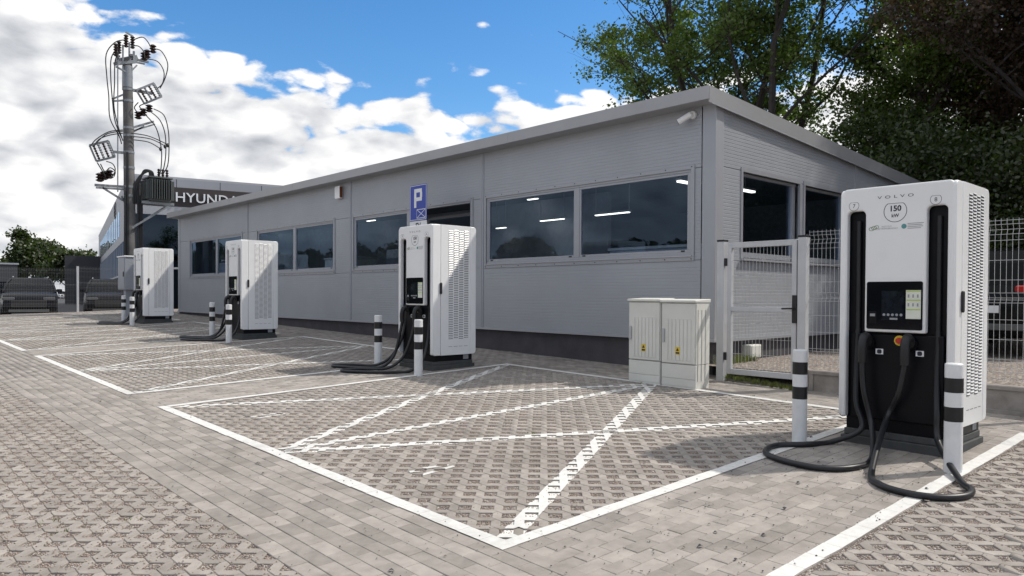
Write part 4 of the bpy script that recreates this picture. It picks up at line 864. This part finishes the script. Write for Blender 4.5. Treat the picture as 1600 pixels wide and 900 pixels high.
for dx_, top in ((-.26, 300), (-.18, 240), (.20, 300), (.27, 305), (.33, 312)):
    zz0 = gz(pb.x, PY) + .6; a_ = T(205, top); MB(O).tube([Vector((pb.x + dx_, PY - .17, zz0)), Vector((pb.x + dx_ * .9, PY - .17, a_.z))], .04, 7).build('riser_cable', 'rubber', t, smooth=True)
for k_ in range(3): MB(O).tube(smooth_path([T(209 + k_ * 3, 318, -.17), T(210 + k_ * 3, 292, -.17), T(217 + k_ * 2, 277 - k_, -.17), T(226, 270 - k_ * 2, -.17), T(233 + k_ * 2, 268, -.17), T(234 + k_ * 3, 276, -.17)], 6), .035, 7).build('transformer_cable', 'rubber', t, smooth=True)
# transformer on its bracket
c0 = T(224, 279); c1 = T(265, 322); t = thing('transformer', 'grey green oil transformer with cooling fins mounted on the power pole', 'transformer', ((c0.x + c1.x) / 2, PY - .1, c1.z)); O = t.location
x0, x1, zl, zh = c0.x + .10, c1.x - .10, c1.z + .08, c0.z
MB(O).box(x0, x1, PY - .45, PY + .30, zl, zh).build('tank', 'transformer_grey', t, bevel=.03); MB(O).box(x0 - .06, x1 + .06, PY - .5, PY + .35, zh, zh + .05).build('cover', 'transformer_grey', t, bevel=.008)
fn = MB(O)
for i in range(9): q = x0 + .03 + (x1 - x0 - .06) * i / 8; fn.box(q - .012, q + .012, PY - .60, PY - .451, zl + .08, zh - .06)
for i in range(6): q = PY - .40 + .65 * i / 5; fn.box(x0 - .13, x0 - .001, q - .012, q + .012, zl + .08, zh - .06); fn.box(x1 + .001, x1 + .13, q - .012, q + .012, zl + .08, zh - .06)
fn.build('cooling_fins', 'transformer_grey', t)
for i in range(3):
    m = MB(O); ins(m, (x1 - .30 + i * .14, PY - .1, zh + .05), .34, .06, n=4); m.build('bushing', 'insulator', t, smooth=True)
m = MB(O); m.bar((x0 - .25, PY - .3, zl - .05), (x1 + .15, PY - .3, zl - .05), .09); m.bar((x0 - .25, PY + .15, zl - .0501), (x1 + .15, PY + .15, zl - .0501), .09); m.bar((x1, PY - .3, zl - .1), T(206, 356, -.3), .06); m.bar((x1, PY + .15, zl - .1), T(206, 356, .15), .06); m.build('bracket', 'galv', t)

# ------------------------------------------------------------------ dealership and far things
sd = Vector((0.2024, 0.9793, 0)); fd = Vector((0.9793, -0.2024, 0)); D0 = atY(203, 300, 40.0); D0.z = .45
t = thing('dealership', 'grey car dealership with dark brown band and big silver letters', 'building', D0); O = t.location
t.rotation_euler = (0, 0, math.atan2(fd.y, fd.x))             # local x along the sign front, local y along the side front
def dh(px, py): 
    p = hit(px, py, D0, sd) - D0; return p.dot(fd), p.z
zt1 = dh(230, 275)[1]; zb1 = dh(270, 292.5)[1]; zb2 = dh(240, 321)[1]
MB().box(.02, 26, .02, 46, 0, zt1 - .05).build('walls', 'dealer_grey', t)
MB().box(-.05, 26.05, -.05, 46.05, zt1 - .05, zt1 + .05).build('parapet_cap', 'trim', t)
MB().box(0, 26, -.06, .0195, zb1, zt1 - .051).build('front_cladding', 'dealer_grey', t)
for i in range(1, 12): MB().box(i * 2.1, i * 2.1 + .03, -.065, -.0605, zb1, zt1 - .06).build('panel_joint', 'dealer_dark', t)
MB().box(0, 26, -.10, .0193, zb2, zb1 - .002).build('sign_band', 'dealer_brown', t)
MB().box(0, 26, -.09, .0194, zb2 - .45, zb2 - .003).build('lintel', 'trim', t)
MB().box(.15, 25.8, -.03, .019, .2, zb2 - .453).build('glazing', 'dealer_glass', t)
mm = MB()
for i in range(0, 11): mm.box(.15 + i * 2.5, .22 + i * 2.5, -.06, -.031, .2, zb2 - .453)
mm.box(.15, 25.8, -.062, -.0312, 2.3, 2.4); mm.build('mullions', 'trim', t)
h0 = dh(274, 316); h1 = dh(290, 299); hgt = h1[1] - h0[1]
v_, f_ = text_geo('HYUNDAI', hgt * 1.14, 1.06, .05, hgt * .010, 1.03); mnx = min(v[0] for v in v_)
MB().add([(h0[0] + v[0] - mnx, -.17 - v[2], (h0[1] + h1[1]) / 2 - .07 + v[1]) for v in v_], f_).build('sign_letters', 'letter_chrome', t)
# side front, receding
MB().box(-.06, .0195, 1.2, 45, 3.9, zt1 - .051).build('side_cladding', 'dealer_grey', t); MB().box(-.04, .019, 1.0, 45, .3, 3.898).build('side_glazing', 'dealer_glass', t)
mm = MB()
for i in range(22): mm.box(-.09, -.041, 1.0 + i * 2.05, 1.12 + i * 2.05, .3, 3.898)
mm.box(-.092, -.0412, 1.0, 45, 2.0, 2.1); mm.build('side_mullions', 'trim', t)
for i in range(14): MB().box(-.07, -.0605, 8 + i * 2.4, 9.3 + i * 2.4, 4.4, 5.9).build('upper_window', 'dealer_glass', t)
b = MB(); n = 24; cy, cz, rx, ry = 12.5, 6.35, 1.1, .55
vs_ = [(-.10, cy + rx * math.cos(6.283 * i / n), cz + ry * math.sin(6.283 * i / n)) for i in range(n)] + [(-.10, cy + rx * .8 * math.cos(6.283 * i / n), cz + ry * .72 * math.sin(6.283 * i / n)) for i in range(n)]
b.add(vs_, [(i, (i + 1) % n, n + (i + 1) % n, n + i) for i in range(n)]); b.bar((-.1, cy - .5, cz - .3), (-.1, cy - .2, cz + .35), .05, .16); b.bar((-.1, cy + .2, cz - .35), (-.1, cy + .5, cz + .3), .05, .16); b.bar((-.1, cy - .4, cz), (-.1, cy + .4, cz + .02), .05, .14); b.build('oval_emblem', 'dealer_dark', t)
MB().box(-3.0, -.1, 40, 46, 0, 4.6).build('dark_porch', 'dealer_dark', t)

# ------------------------------------------------------------------ cars
def make_car(name, label, body, x, y, z, rz, L=4.5, W=1.86, H=1.66, suv=True, group=None, front_lights=True):
    t = thing(name, label, 'car', (x, y, z), group, rz); hw = W / 2        # local -y is the nose
    zb = 1.06 if suv else .88; zh = 1.03 if suv else .80; s0 = .28 if suv else .2
    st = [(-L / 2, .74, .38, .70), (-L / 2 + .07, .90, s0, .80), (-L / 2 + .5, .985, s0, zh - .04), (-L / 2 + 1.15, 1.0, s0, zh + .04), (-.35, 1.0, s0, zb), (L / 2 - 1.0, 1.0, s0, zb + .03), (L / 2 - .25, .975, s0, zb + .02), (L / 2 - .05, .92, .34, zb - .03), (L / 2, .80, .46, zb - .14)]
    m = MB(); ring = lambda y_, w, a, c: [(-hw * w * .86, y_, a), (-hw * w, y_, a + .16), (-hw * w, y_, a + (c - a) * .6), (-hw * w * .955, y_, c), (-hw * w * .6, y_, c + .035), (hw * w * .6, y_, c + .035), (hw * w * .955, y_, c), (hw * w, y_, a + (c - a) * .6), (hw * w, y_, a + .16), (hw * w * .86, y_, a)]
    vs_ = [v for q in st for v in ring(*q)]; n = 10; k = len(st)
    m.add(vs_, [(i * n + j, i * n + (j + 1) % n, (i + 1) * n + (j + 1) % n, (i + 1) * n + j) for i in range(k - 1) for j in range(n)] + [tuple(range(n))[::-1], tuple(range((k - 1) * n, k * n))])
    b = m.build('body', body, t, smooth=True)
    y0, y1, y2, y3 = -L / 2 + 1.05, -.25 - (0 if suv else .05), (L / 2 - .55 if suv else L / 2 - 1.2), (L / 2 - .12 if suv else L / 2 - .5)
    cab = MB(); zc = zb - .01; ht = H - .03
    A = [(-hw * .93, y0, zc + .02), (hw * .93, y0, zc + .02), (hw * .93, y3, zc + .03), (-hw * .93, y3, zc + .03)]; Bq = [(-hw * .70, y1, ht - .03), (hw * .70, y1, ht - .03), (hw * .69, y2, ht - .02), (-hw * .69, y2, ht - .02)]
    Mq = [((a_[0] * .36 + b_[0] * .64) * 1.055, a_[1] * .36 + b_[1] * .64 + (-.05 if i_ < 2 else .05), a_[2] * .36 + b_[2] * .64) for i_, (a_, b_) in enumerate(zip(A, Bq))]
    cab.add(A + Mq + Bq, [(i_ + o_, (i_ + 1) % 4 + o_, (i_ + 1) % 4 + 4 + o_, i_ + 4 + o_) for o_ in (0, 4) for i_ in range(4)]); cab.build('glazing', 'car_glass', t)
    rf = MB(); rf.add([(p[0] * 1.02, p[1], p[2] - .005) for p in Bq] + [(-hw * .60, y1 + .12, H), (hw * .60, y1 + .12, H), (hw * .60, y2 - .08, H - .01), (-hw * .60, y2 - .08, H - .01)], [(0, 1, 5, 4), (1, 2, 6, 5), (2, 3, 7, 6), (3, 0, 4, 7), (4, 5, 6, 7)])
    for i in range(4): rf.bar(A[i], Mq[i], .075, .06); rf.bar(Mq[i], Bq[i], .075, .06)
    for s_ in (-1, 1): rf.bar((s_ * hw * .935, .35, zc), (s_ * hw * .705, .35, ht - .03), .09, .04)
    rf.build('roof', body, t, smooth=False, bevel=.01)
    if suv:
        for s_ in (-1, 1): MB().tube([(s_ * hw * .64, y1 + .2, H + .0), (s_ * hw * .64, y1 + .3, H + .045), (s_ * hw * .64, y2 - .3, H + .04), (s_ * hw * .64, y2 - .15, H - .005)], .018, 6).build('roof_rail', 'chrome', t)
    for s_ in (-1, 1):
        MB().prism(rrect(0, .2, 0, .13, .04), 'y', y0 + .18, y0 + .28).build('mirror', body, t, loc=(s_ * (hw * .95 + .1) - .1, 0, zb + .02), bevel=.02)
        for yy in (-L / 2 + .88, L / 2 - .82):
            r = .345 if suv else .31; w = MB(); w.tube([(s_ * (hw - .20), yy, r), (s_ * (hw + .005), yy, r)], r, 22); wo = w.build('wheel', 'tyre', t, smooth=True); MB().tube([(s_ * (hw - .02), yy, r), (s_ * (hw + .012), yy, r)], r * .66, 18).build('rim', 'rim', wo)
        MB().prism(rrect(0, .40, 0, .11, .04), 'y', -L / 2 - .0 + .02, -L / 2 + .22).build('headlight', 'lamp_glass', t, loc=(s_ * (hw * .70) - .20, 0, zh - .26), bevel=.02)
        MB().prism(rrect(0, .44, 0, .15, .04), 'y', L / 2 - .20, L / 2 - .01).build('tail_light', 'tail_red', t, loc=(s_ * (hw * .72) - .22, 0, zb - .14), bevel=.02)
    MB().prism(rrect(-hw * .62, hw * .62, .50, .78, .06), 'y', -L / 2 - .012, -L / 2 + .1).build('grille', 'black_plastic', t, bevel=.01)
    MB().prism(rrect(-hw * .70, hw * .70, .32, .42, .03), 'y', -L / 2 - .006, -L / 2 + .2).build('bumper_trim', 'rim', t, bevel=.01); MB().prism(rrect(-hw * .70, hw * .70, .40, .50, .03), 'y', L / 2 - .2, L / 2 + .012).build('bumper_trim', 'rim', t, bevel=.01)
    MB().box(-.26, .26, -L / 2 - .022, -L / 2 - .013, .50, .60).build('number_plate', 'sign_white' if not suv else 'black_plastic', t, bevel=.004); MB().box(-.26, .26, L / 2 + .0, L / 2 + .016, .66, .77).build('number_plate', 'sign_white', t, bevel=.004)
    return t
c1_ = atY(45, 460, 33.6); c2_ = atY(170, 460, 33.6)
make_car('parked_suv', 'dark blue sport utility car behind the far fence, beside the open forecourt', 'car_dark', c1_.x + .35, 35.3, .456, R(-11), group='dark cars behind the far fence')
make_car('parked_suv', 'dark blue sport utility car behind the far fence, beside the dealership', 'car_dark', c2_.x + .42, 35.3, .456, R(-12), group='dark cars behind the far fence')
make_car('parked_suv', 'black car parked tail-first on the gravel yard under the trees', 'car_black', 15.1, 3.5, .615, R(90), L=4.6)
for (px, dd, bd, lb) in ((94, 165, 'car_white', 'small white car on the distant car park, leftmost of the row by the trees'), (103.5, 172, 'car_white', 'white hatchback on the distant car park beside the beige car'), (115, 150, 'car_beige', 'beige car on the distant car park near the fence post')):
    p = atY(px, 460, dd); make_car('parked_car', lb, bd, p.x, dd, .46, R(8), L=4.2, W=1.8, H=1.5, suv=False, group='cars on the distant car park')

# ------------------------------------------------------------------ trees
def leaves_mesh(name, C, size, matname, parent, up=0.35, seed=1):
    r = np.random.default_rng(seed); n = len(C); d = r.normal(size=(n, 3)); d[:, 2] = np.abs(d[:, 2]) * .6 + up; d /= np.linalg.norm(d, axis=1)[:, None]
    a = r.normal(size=(n, 3)); u = np.cross(d, a); u /= np.linalg.norm(u, axis=1)[:, None]; v = np.cross(d, u); s = size * r.uniform(.6, 1.3, (n, 1))
    V = np.stack([C - u * s, C - v * s * .62 + d * s * .12, C + u * s, C + v * s * .62 + d * s * .12], 1).reshape(-1, 3)
    me = bpy.data.meshes.new(name); me.vertices.add(n * 4); me.vertices.foreach_set('co', V.reshape(-1).astype(np.float32)); me.loops.add(n * 4); me.loops.foreach_set('vertex_index', np.arange(n * 4, dtype=np.int32))
    me.polygons.add(n); me.polygons.foreach_set('loop_start', np.arange(0, n * 4, 4, dtype=np.int32)); me.polygons.foreach_set('loop_total', np.full(n, 4, np.int32)); me.update(calc_edges=True); me.materials.append(M[matname])
    o = bpy.data.objects.new(name, me); link(o, parent); return o
def make_tree(name, label, x, y, z, H, rad, leaf, nl, seed, lsize=.085, base=.30, stems=1, limbs=9, clump=.42, group=None, trunk=.20, spread=1.0, keep=1.0):
    t = thing(name, label, 'tree', (x, y, z), group); r = random.Random(seed); nr = np.random.default_rng(seed); mb = MB(); tips = []
    def grow(p, d, ln, rad_, lvl):
        pts = [p]; rs = [rad_]; n = 4; dd = d.copy(); q = p.copy()
        for i in range(n):
            dd = (dd + Vector((r.gauss(0, .13), r.gauss(0, .13), r.gauss(.05, .07)))).normalized(); q = q + dd * ln / n; pts.append(q.copy()); rs.append(rad_ * (1 - .62 * (i + 1) / n))
        mb.tube(pts, rs, 7 if lvl == 0 else 5, cap=False)
        if lvl >= 2: tips.extend(pts[2:]); 
        if lvl >= 3: return
        k = limbs if lvl == 0 else (5 if lvl == 1 else 4)
        for i in range(k):
            f = (base + (1 - base) * (i + r.random()) / k) if lvl == 0 else r.uniform(.3, 1.0)
            j = min(n - 1, int(f * n)); pp = pts[j].lerp(pts[j + 1], f * n - j); az = r.random() * 6.283 if lvl else i * 2.4 + r.random() * .6
            side = Vector((math.cos(az), math.sin(az), 0)); el = .55 if lvl == 0 else .25
            nd = (side * spread + dd * el + Vector((0, 0, .35))).normalized(); l2 = (rad * (1.05 - .45 * f) if lvl == 0 else ln * .52) * r.uniform(.75, 1.15)
            grow(pp, nd, l2, rs[j] * (.5 if lvl == 0 else .55), lvl + 1)
    for s in range(stems):
        a = 6.283 * s / stems + r.random(); d = Vector((math.cos(a) * .22, math.sin(a) * .22, 1)).normalized() if stems > 1 else Vector((r.gauss(0, .04), r.gauss(0, .04), 1)).normalized()
        grow(Vector((math.cos(a) * .25, math.sin(a) * .25, -.1)) if stems > 1 else Vector((0, 0, -.1)), d, H * r.uniform(.85, .97), trunk / (stems ** .4), 0)
    mb.build('trunk', 'bark', t, smooth=True)
    T_ = np.array([tuple(p) for p in tips]); T_ = T_[nr.random(len(T_)) < keep]; idx = nr.integers(0, len(T_), nl); C = T_[idx] + nr.normal(size=(nl, 3)) * clump * np.array([1, 1, .75]) * nr.uniform(.4, 1.0, (nl, 1))
    C = C[C[:, 2] > 1.0]; leaves_mesh('crown', C, lsize, leaf, t, seed=seed); return t
grp = 'trees behind the grey building'
make_tree('maple_tree', 'tall loose maple with bare dark limbs showing behind the roof corner', 20.0, 11.6, .8, 11.5, 5.2, 'leaf_maple', 60000, 3, .062, .32, stems=5, limbs=7, clump=.30, group=grp, trunk=.30, keep=.20)
make_tree('maple_tree', 'smaller green tree top peeping over the middle of the long roof', 24.5, 19.6, .8, 7.2, 1.9, 'leaf_light', 14000, 5, .055, .35, limbs=8, clump=.26, group=grp, keep=.6)
make_tree('broadleaf_tree', 'bright green leafy tree rising over the sloping side roof', 20.8, 7.2, .8, 8.6, 3.2, 'leaf_light', 50000, 8, .054, .22, limbs=10, clump=.36, group=grp, keep=.38, trunk=.22)
make_tree('copper_tree', 'tall copper-leaved tree above the numbered charger', 21.0, 4.6, .8, 11.0, 4.0, 'leaf_copper', 62000, 11, .055, .35, limbs=12, clump=.38, group=grp, trunk=.2, keep=.6)
k = 0
for (x, y, H, rd, lf, lb) in ((24.5, 6.2, 8.0, 3.4, 'leaf_dark', 'dark dense tree directly behind the copper tree'), (22.0, 1.8, 9.0, 3.6, 'leaf_dark', 'dark dense tree standing behind the black car'),
                          (22.0, -1.6, 10.0, 3.8, 'leaf_copper', 'copper-leaved tree at the end of the yard fence'), (19.5, -6.0, 9, 3.6, 'leaf_dark', 'dark tree past the end of the yard fence'),
                          (27.5, 2.5, 12, 4.5, 'leaf_dark', 'tallest dark tree at the back of the wood'), (14.0, -12.5, 9, 3.6, 'leaf_dark', 'dark tree beside the gravel yard beyond the last fence panel'), (8.5, -16.5, 10, 4.0, 'leaf_maple', 'green tree beside the last parking bay')):
    k += 1; make_tree('broadleaf_tree', lb, x, y, .7, H, rd, lf, 52000, 20 + k, .058, .14, limbs=11, clump=.45, group=grp, trunk=.22, keep=.65)
nb = np.random.default_rng(5); CC = []
for i in range(40):                                # unseen belt of trees opposite, added and sized to darken the window reflections
    cx_, cy_, hh = -31 + 2.5 * math.sin(i * 2.3), -12 + i * 4.1, 5.2 + max(0, i - 11) * .13 + 1.3 * math.sin(i * 1.7) + .8 * math.sin(i * 4.1)
    q = nb.normal(size=(2600, 3)); q /= np.linalg.norm(q, axis=1)[:, None]; q *= nb.uniform(.55, 1.0, (2600, 1)); CC.append(np.array([cx_, cy_, hh * .52]) + q * np.array([3.4, 3.9, hh * .5]))
CC = np.concatenate(CC); o = leaves_mesh('added_tree_belt', CC[CC[:, 2] > 0.1], .34, 'leaf_dark', None, seed=2); tag(o, 'unseen belt of dark trees opposite, added to darken the window reflections', 'trees', kind='stuff')
for i, (x, y, H) in enumerate(((18.6, 6.0, 4.4), (18.2, 3.6, 3.6), (18.4, .6, 4.2), (18.0, -2.2, 3.6), (17.2, -4.6, 3.8), (21.0, 8.0, 5.0))):
    make_tree('shrub', ['bushy dark shrub behind the building side wall', 'low dark shrub behind the black car', 'rounded dark shrub beyond the black car', 'dark shrub below the second copper tree', 'dark shrub at the yard end', 'tall dark shrub under the green tree'][i], x, y, .7, H, 2.0, 'leaf_dark', 26000, 60 + i, .055, .05, stems=3, limbs=7, clump=.5, group='shrubs at the edge of the wood', trunk=.09)
for i, (px, dd, H, rd) in enumerate(((42, 210, 13, 6.5), (70, 215, 12, 6), (106, 200, 10.5, 5), (132, 190, 9, 4.5), (12, 240, 8, 6))):
    p = atY(px, 458, dd); make_tree('distant_tree', ['round dark tree on the horizon, tallest of the clump', 'dark tree in the middle of the far clump', 'smaller dark tree at the edge of the far clump', 'low tree in front of the dark dealership porch', 'low distant tree beside the dark far building'][i], p.x, dd, .45, H, rd, 'leaf_dark', 6000, 90 + i, .42, .15, limbs=10, clump=1.0, group='trees on the far horizon', trunk=.3)
p = atY(8, 440, 170); t = thing('far_building', 'small dark flat-roofed building at the left edge beyond the fence', 'building', (p.x - 4, 170, .45)); MB().box(-5, 6, 0, 12, 0, 6.5).build('walls', 'dealer_dark', t); MB().box(-5.2, 6.2, -.2, 12.2, 6.5, 6.8).build('roof', 'dealer_grey', t); MB().box(-4, 5, -.06, -.001, 1.0, 3.2).build('window', 'dealer_glass', t)

# ------------------------------------------------------------------ weeds and litter
def blades(name, spots, n, hgt, matn, label):
    V = []; Fc = []; r = random.Random(4)
    for (x, y, sp, zz_) in spots:
        for i in range(n):
            a = r.random() * 6.283; q = sp * math.sqrt(r.random()); bx_, by_ = x + q * math.cos(a), y + q * math.sin(a) * .8; h_ = hgt * r.uniform(.4, 1.1); l = Vector((r.gauss(0, .35), r.gauss(0, .35), 1)) * h_; w_ = Vector((math.cos(a), math.sin(a), 0)) * .004; b0 = Vector((bx_, by_, zz_ if zz_ is not None else gz(bx_, by_) - .01)); k_ = len(V)
            V += [b0 - w_, b0 + w_, b0 + l * .6 + w_ * .7, b0 + l]; Fc.append((k_, k_ + 1, k_ + 2, k_ + 3))
    m = MB(); m.v = [tuple(v) for v in V]; m.f = Fc; m.m = [0] * len(Fc); o = m.build(name, matn); tag(o, label, 'grass', kind='stuff')
blades('grass', [(8.66 + .05 * ((i * 7) % 5 - 2), 4.3 + .05 * i, .06, .36 + .004 * i) for i in range(20)], 60, .06, 'grass_blade', 'sparse dry grass growing in the gap under the mesh gate')
blades('weed_tuft', [(G(207, 812).x, G(207, 812).y, .05, None), (G(92, 832).x, G(92, 832).y, .05, None), (G(78, 815).x, G(78, 815).y, .06, None), (G(830, 677).x, G(830, 677).y, .05, None), (7.70, 5.95, .03, None), (G(1226, 627).x, G(1226, 627).y, .03, None), (G(1175, 619).x, G(1175, 619).y, .03, None)], 14, .028, 'grass_blade', 'small green weeds sprouting between the grid pavers')
blades('grass', [(9.0 + .1 * i, 5.58 - .02 * (i % 3), .07, .56) for i in range(9)], 50, .14, 'grass_blade', 'green weeds along the plinth behind the mesh gate')
def specks(n):
    V = []; Fc = []; r = random.Random(9)
    for i in range(n):
        if i % 2: x, y = r.uniform(1.7, 2.7), r.uniform(2.2, 12)
        else: x, y = r.uniform(2.8, 6.3), r.uniform(1.72, 3.0)
        s = r.uniform(.002, .007) * (2.2 if r.random() < .06 else 1); a = r.random() * 6.283; k_ = len(V); z = gz(x, y) + .005
        for j in range(4): V.append((x + s * math.cos(a + j * 1.57) * (1.6 if j % 2 else .8), y + s * math.sin(a + j * 1.57), z + (s * .7 if j in (0, 2) else 0)))
        V.append((x, y, z + s)); Fc += [(k_, k_ + 1, k_ + 4), (k_ + 1, k_ + 2, k_ + 4), (k_ + 2, k_ + 3, k_ + 4), (k_ + 3, k_, k_ + 4)]
    m = MB(); m.v = V; m.f = Fc; m.m = [0] * len(Fc); tag(m.build('grit', 'plinth'), 'scattered dark grit and crumbs lying on the brick paving', 'grit', kind='stuff')
specks(900)

def pebbles(name, label, x0, x1, y0, y1, gx, gy, n, top):
    r = np.random.default_rng(int(n + x0 * 10)); x = r.uniform(x0, x1, n); y = r.uniform(y0, y1, n)
    row = np.round((x - gx) / .1); cy = gy + .1 * (np.mod(row, 2)); dx = np.abs(x - gx - row * .1); dy = np.abs(np.mod(y - cy + .1, .2) - .1)
    inh = (dx + dy) < .053; keep = inh | (r.random(n) < top); x, y, inh = x[keep], y[keep], inh[keep]; n = len(x); s = r.uniform(.0028, .0068, n)
    z = SB * x + SA * y + np.where(inh, -.008, .001) + s * .35; base = np.array([(1, 0, 0), (0, 1, 0), (-1, 0, 0), (0, -1, 0), (0, 0, .75), (0, 0, -.6)], float)
    V = base[None] * s[:, None, None] * r.uniform(.65, 1.35, (n, 6, 1)); a = r.uniform(0, 6.283, n); c, q = np.cos(a)[:, None], np.sin(a)[:, None]
    V = np.stack([V[:, :, 0] * c - V[:, :, 1] * q, V[:, :, 0] * q + V[:, :, 1] * c, V[:, :, 2]], 2) + np.stack([x, y, z], 1)[:, None]
    fs = np.array([(0, 1, 4), (1, 2, 4), (2, 3, 4), (3, 0, 4), (1, 0, 5), (2, 1, 5), (3, 2, 5), (0, 3, 5)]); LI = (fs[None] + (np.arange(n) * 6)[:, None, None]).reshape(-1)
    me = bpy.data.meshes.new(name); me.vertices.add(n * 6); me.vertices.foreach_set('co', V.reshape(-1).astype(np.float32)); me.loops.add(len(LI)); me.loops.foreach_set('vertex_index', LI.astype(np.int32)); me.polygons.add(n * 8)
    me.polygons.foreach_set('loop_start', np.arange(0, n * 24, 3, dtype=np.int32)); me.polygons.foreach_set('loop_total', np.full(n * 8, 3, np.int32)); me.update(calc_edges=True); me.materials.append(M['pebble'])
    o = bpy.data.objects.new(name, me); link(o); tag(o, label, 'gravel', kind='stuff')
pebbles('gravel', 'loose stone chips in and over the forecourt grid pavers', .1, 1.69, 3.2, 10.5, -4.01, 0.0, 60000, .10)
pebbles('gravel', 'stone chips filling the pockets of the nearest parking bay', XF1, 5.4, 3.02, 7.4, XF1, 3.02, 70000, .012)
pebbles('gravel', 'stone chips filling the pockets of the bay right of the numbered charger', XF1, 7.7, -.6, 1.70, XF1, 3.02 - PER, 50000, .02)
# small repeated pieces that cannot be picked apart singly at this size
for o in bpy.data.objects:
    if o.parent and o.name.split('.')[0] in ('screw_heads', 'vent_louvres', 'vent_slots', 'vent_marks', 'wire_mesh', 'mesh_infill', 'door_ribs', 'side_ribs', 'cooling_fins', 'mullions', 'side_mullions', 'sticker_symbols', 'sticker_band', 'small_print', 'worn_paint'): o['kind'] = 'stuff'
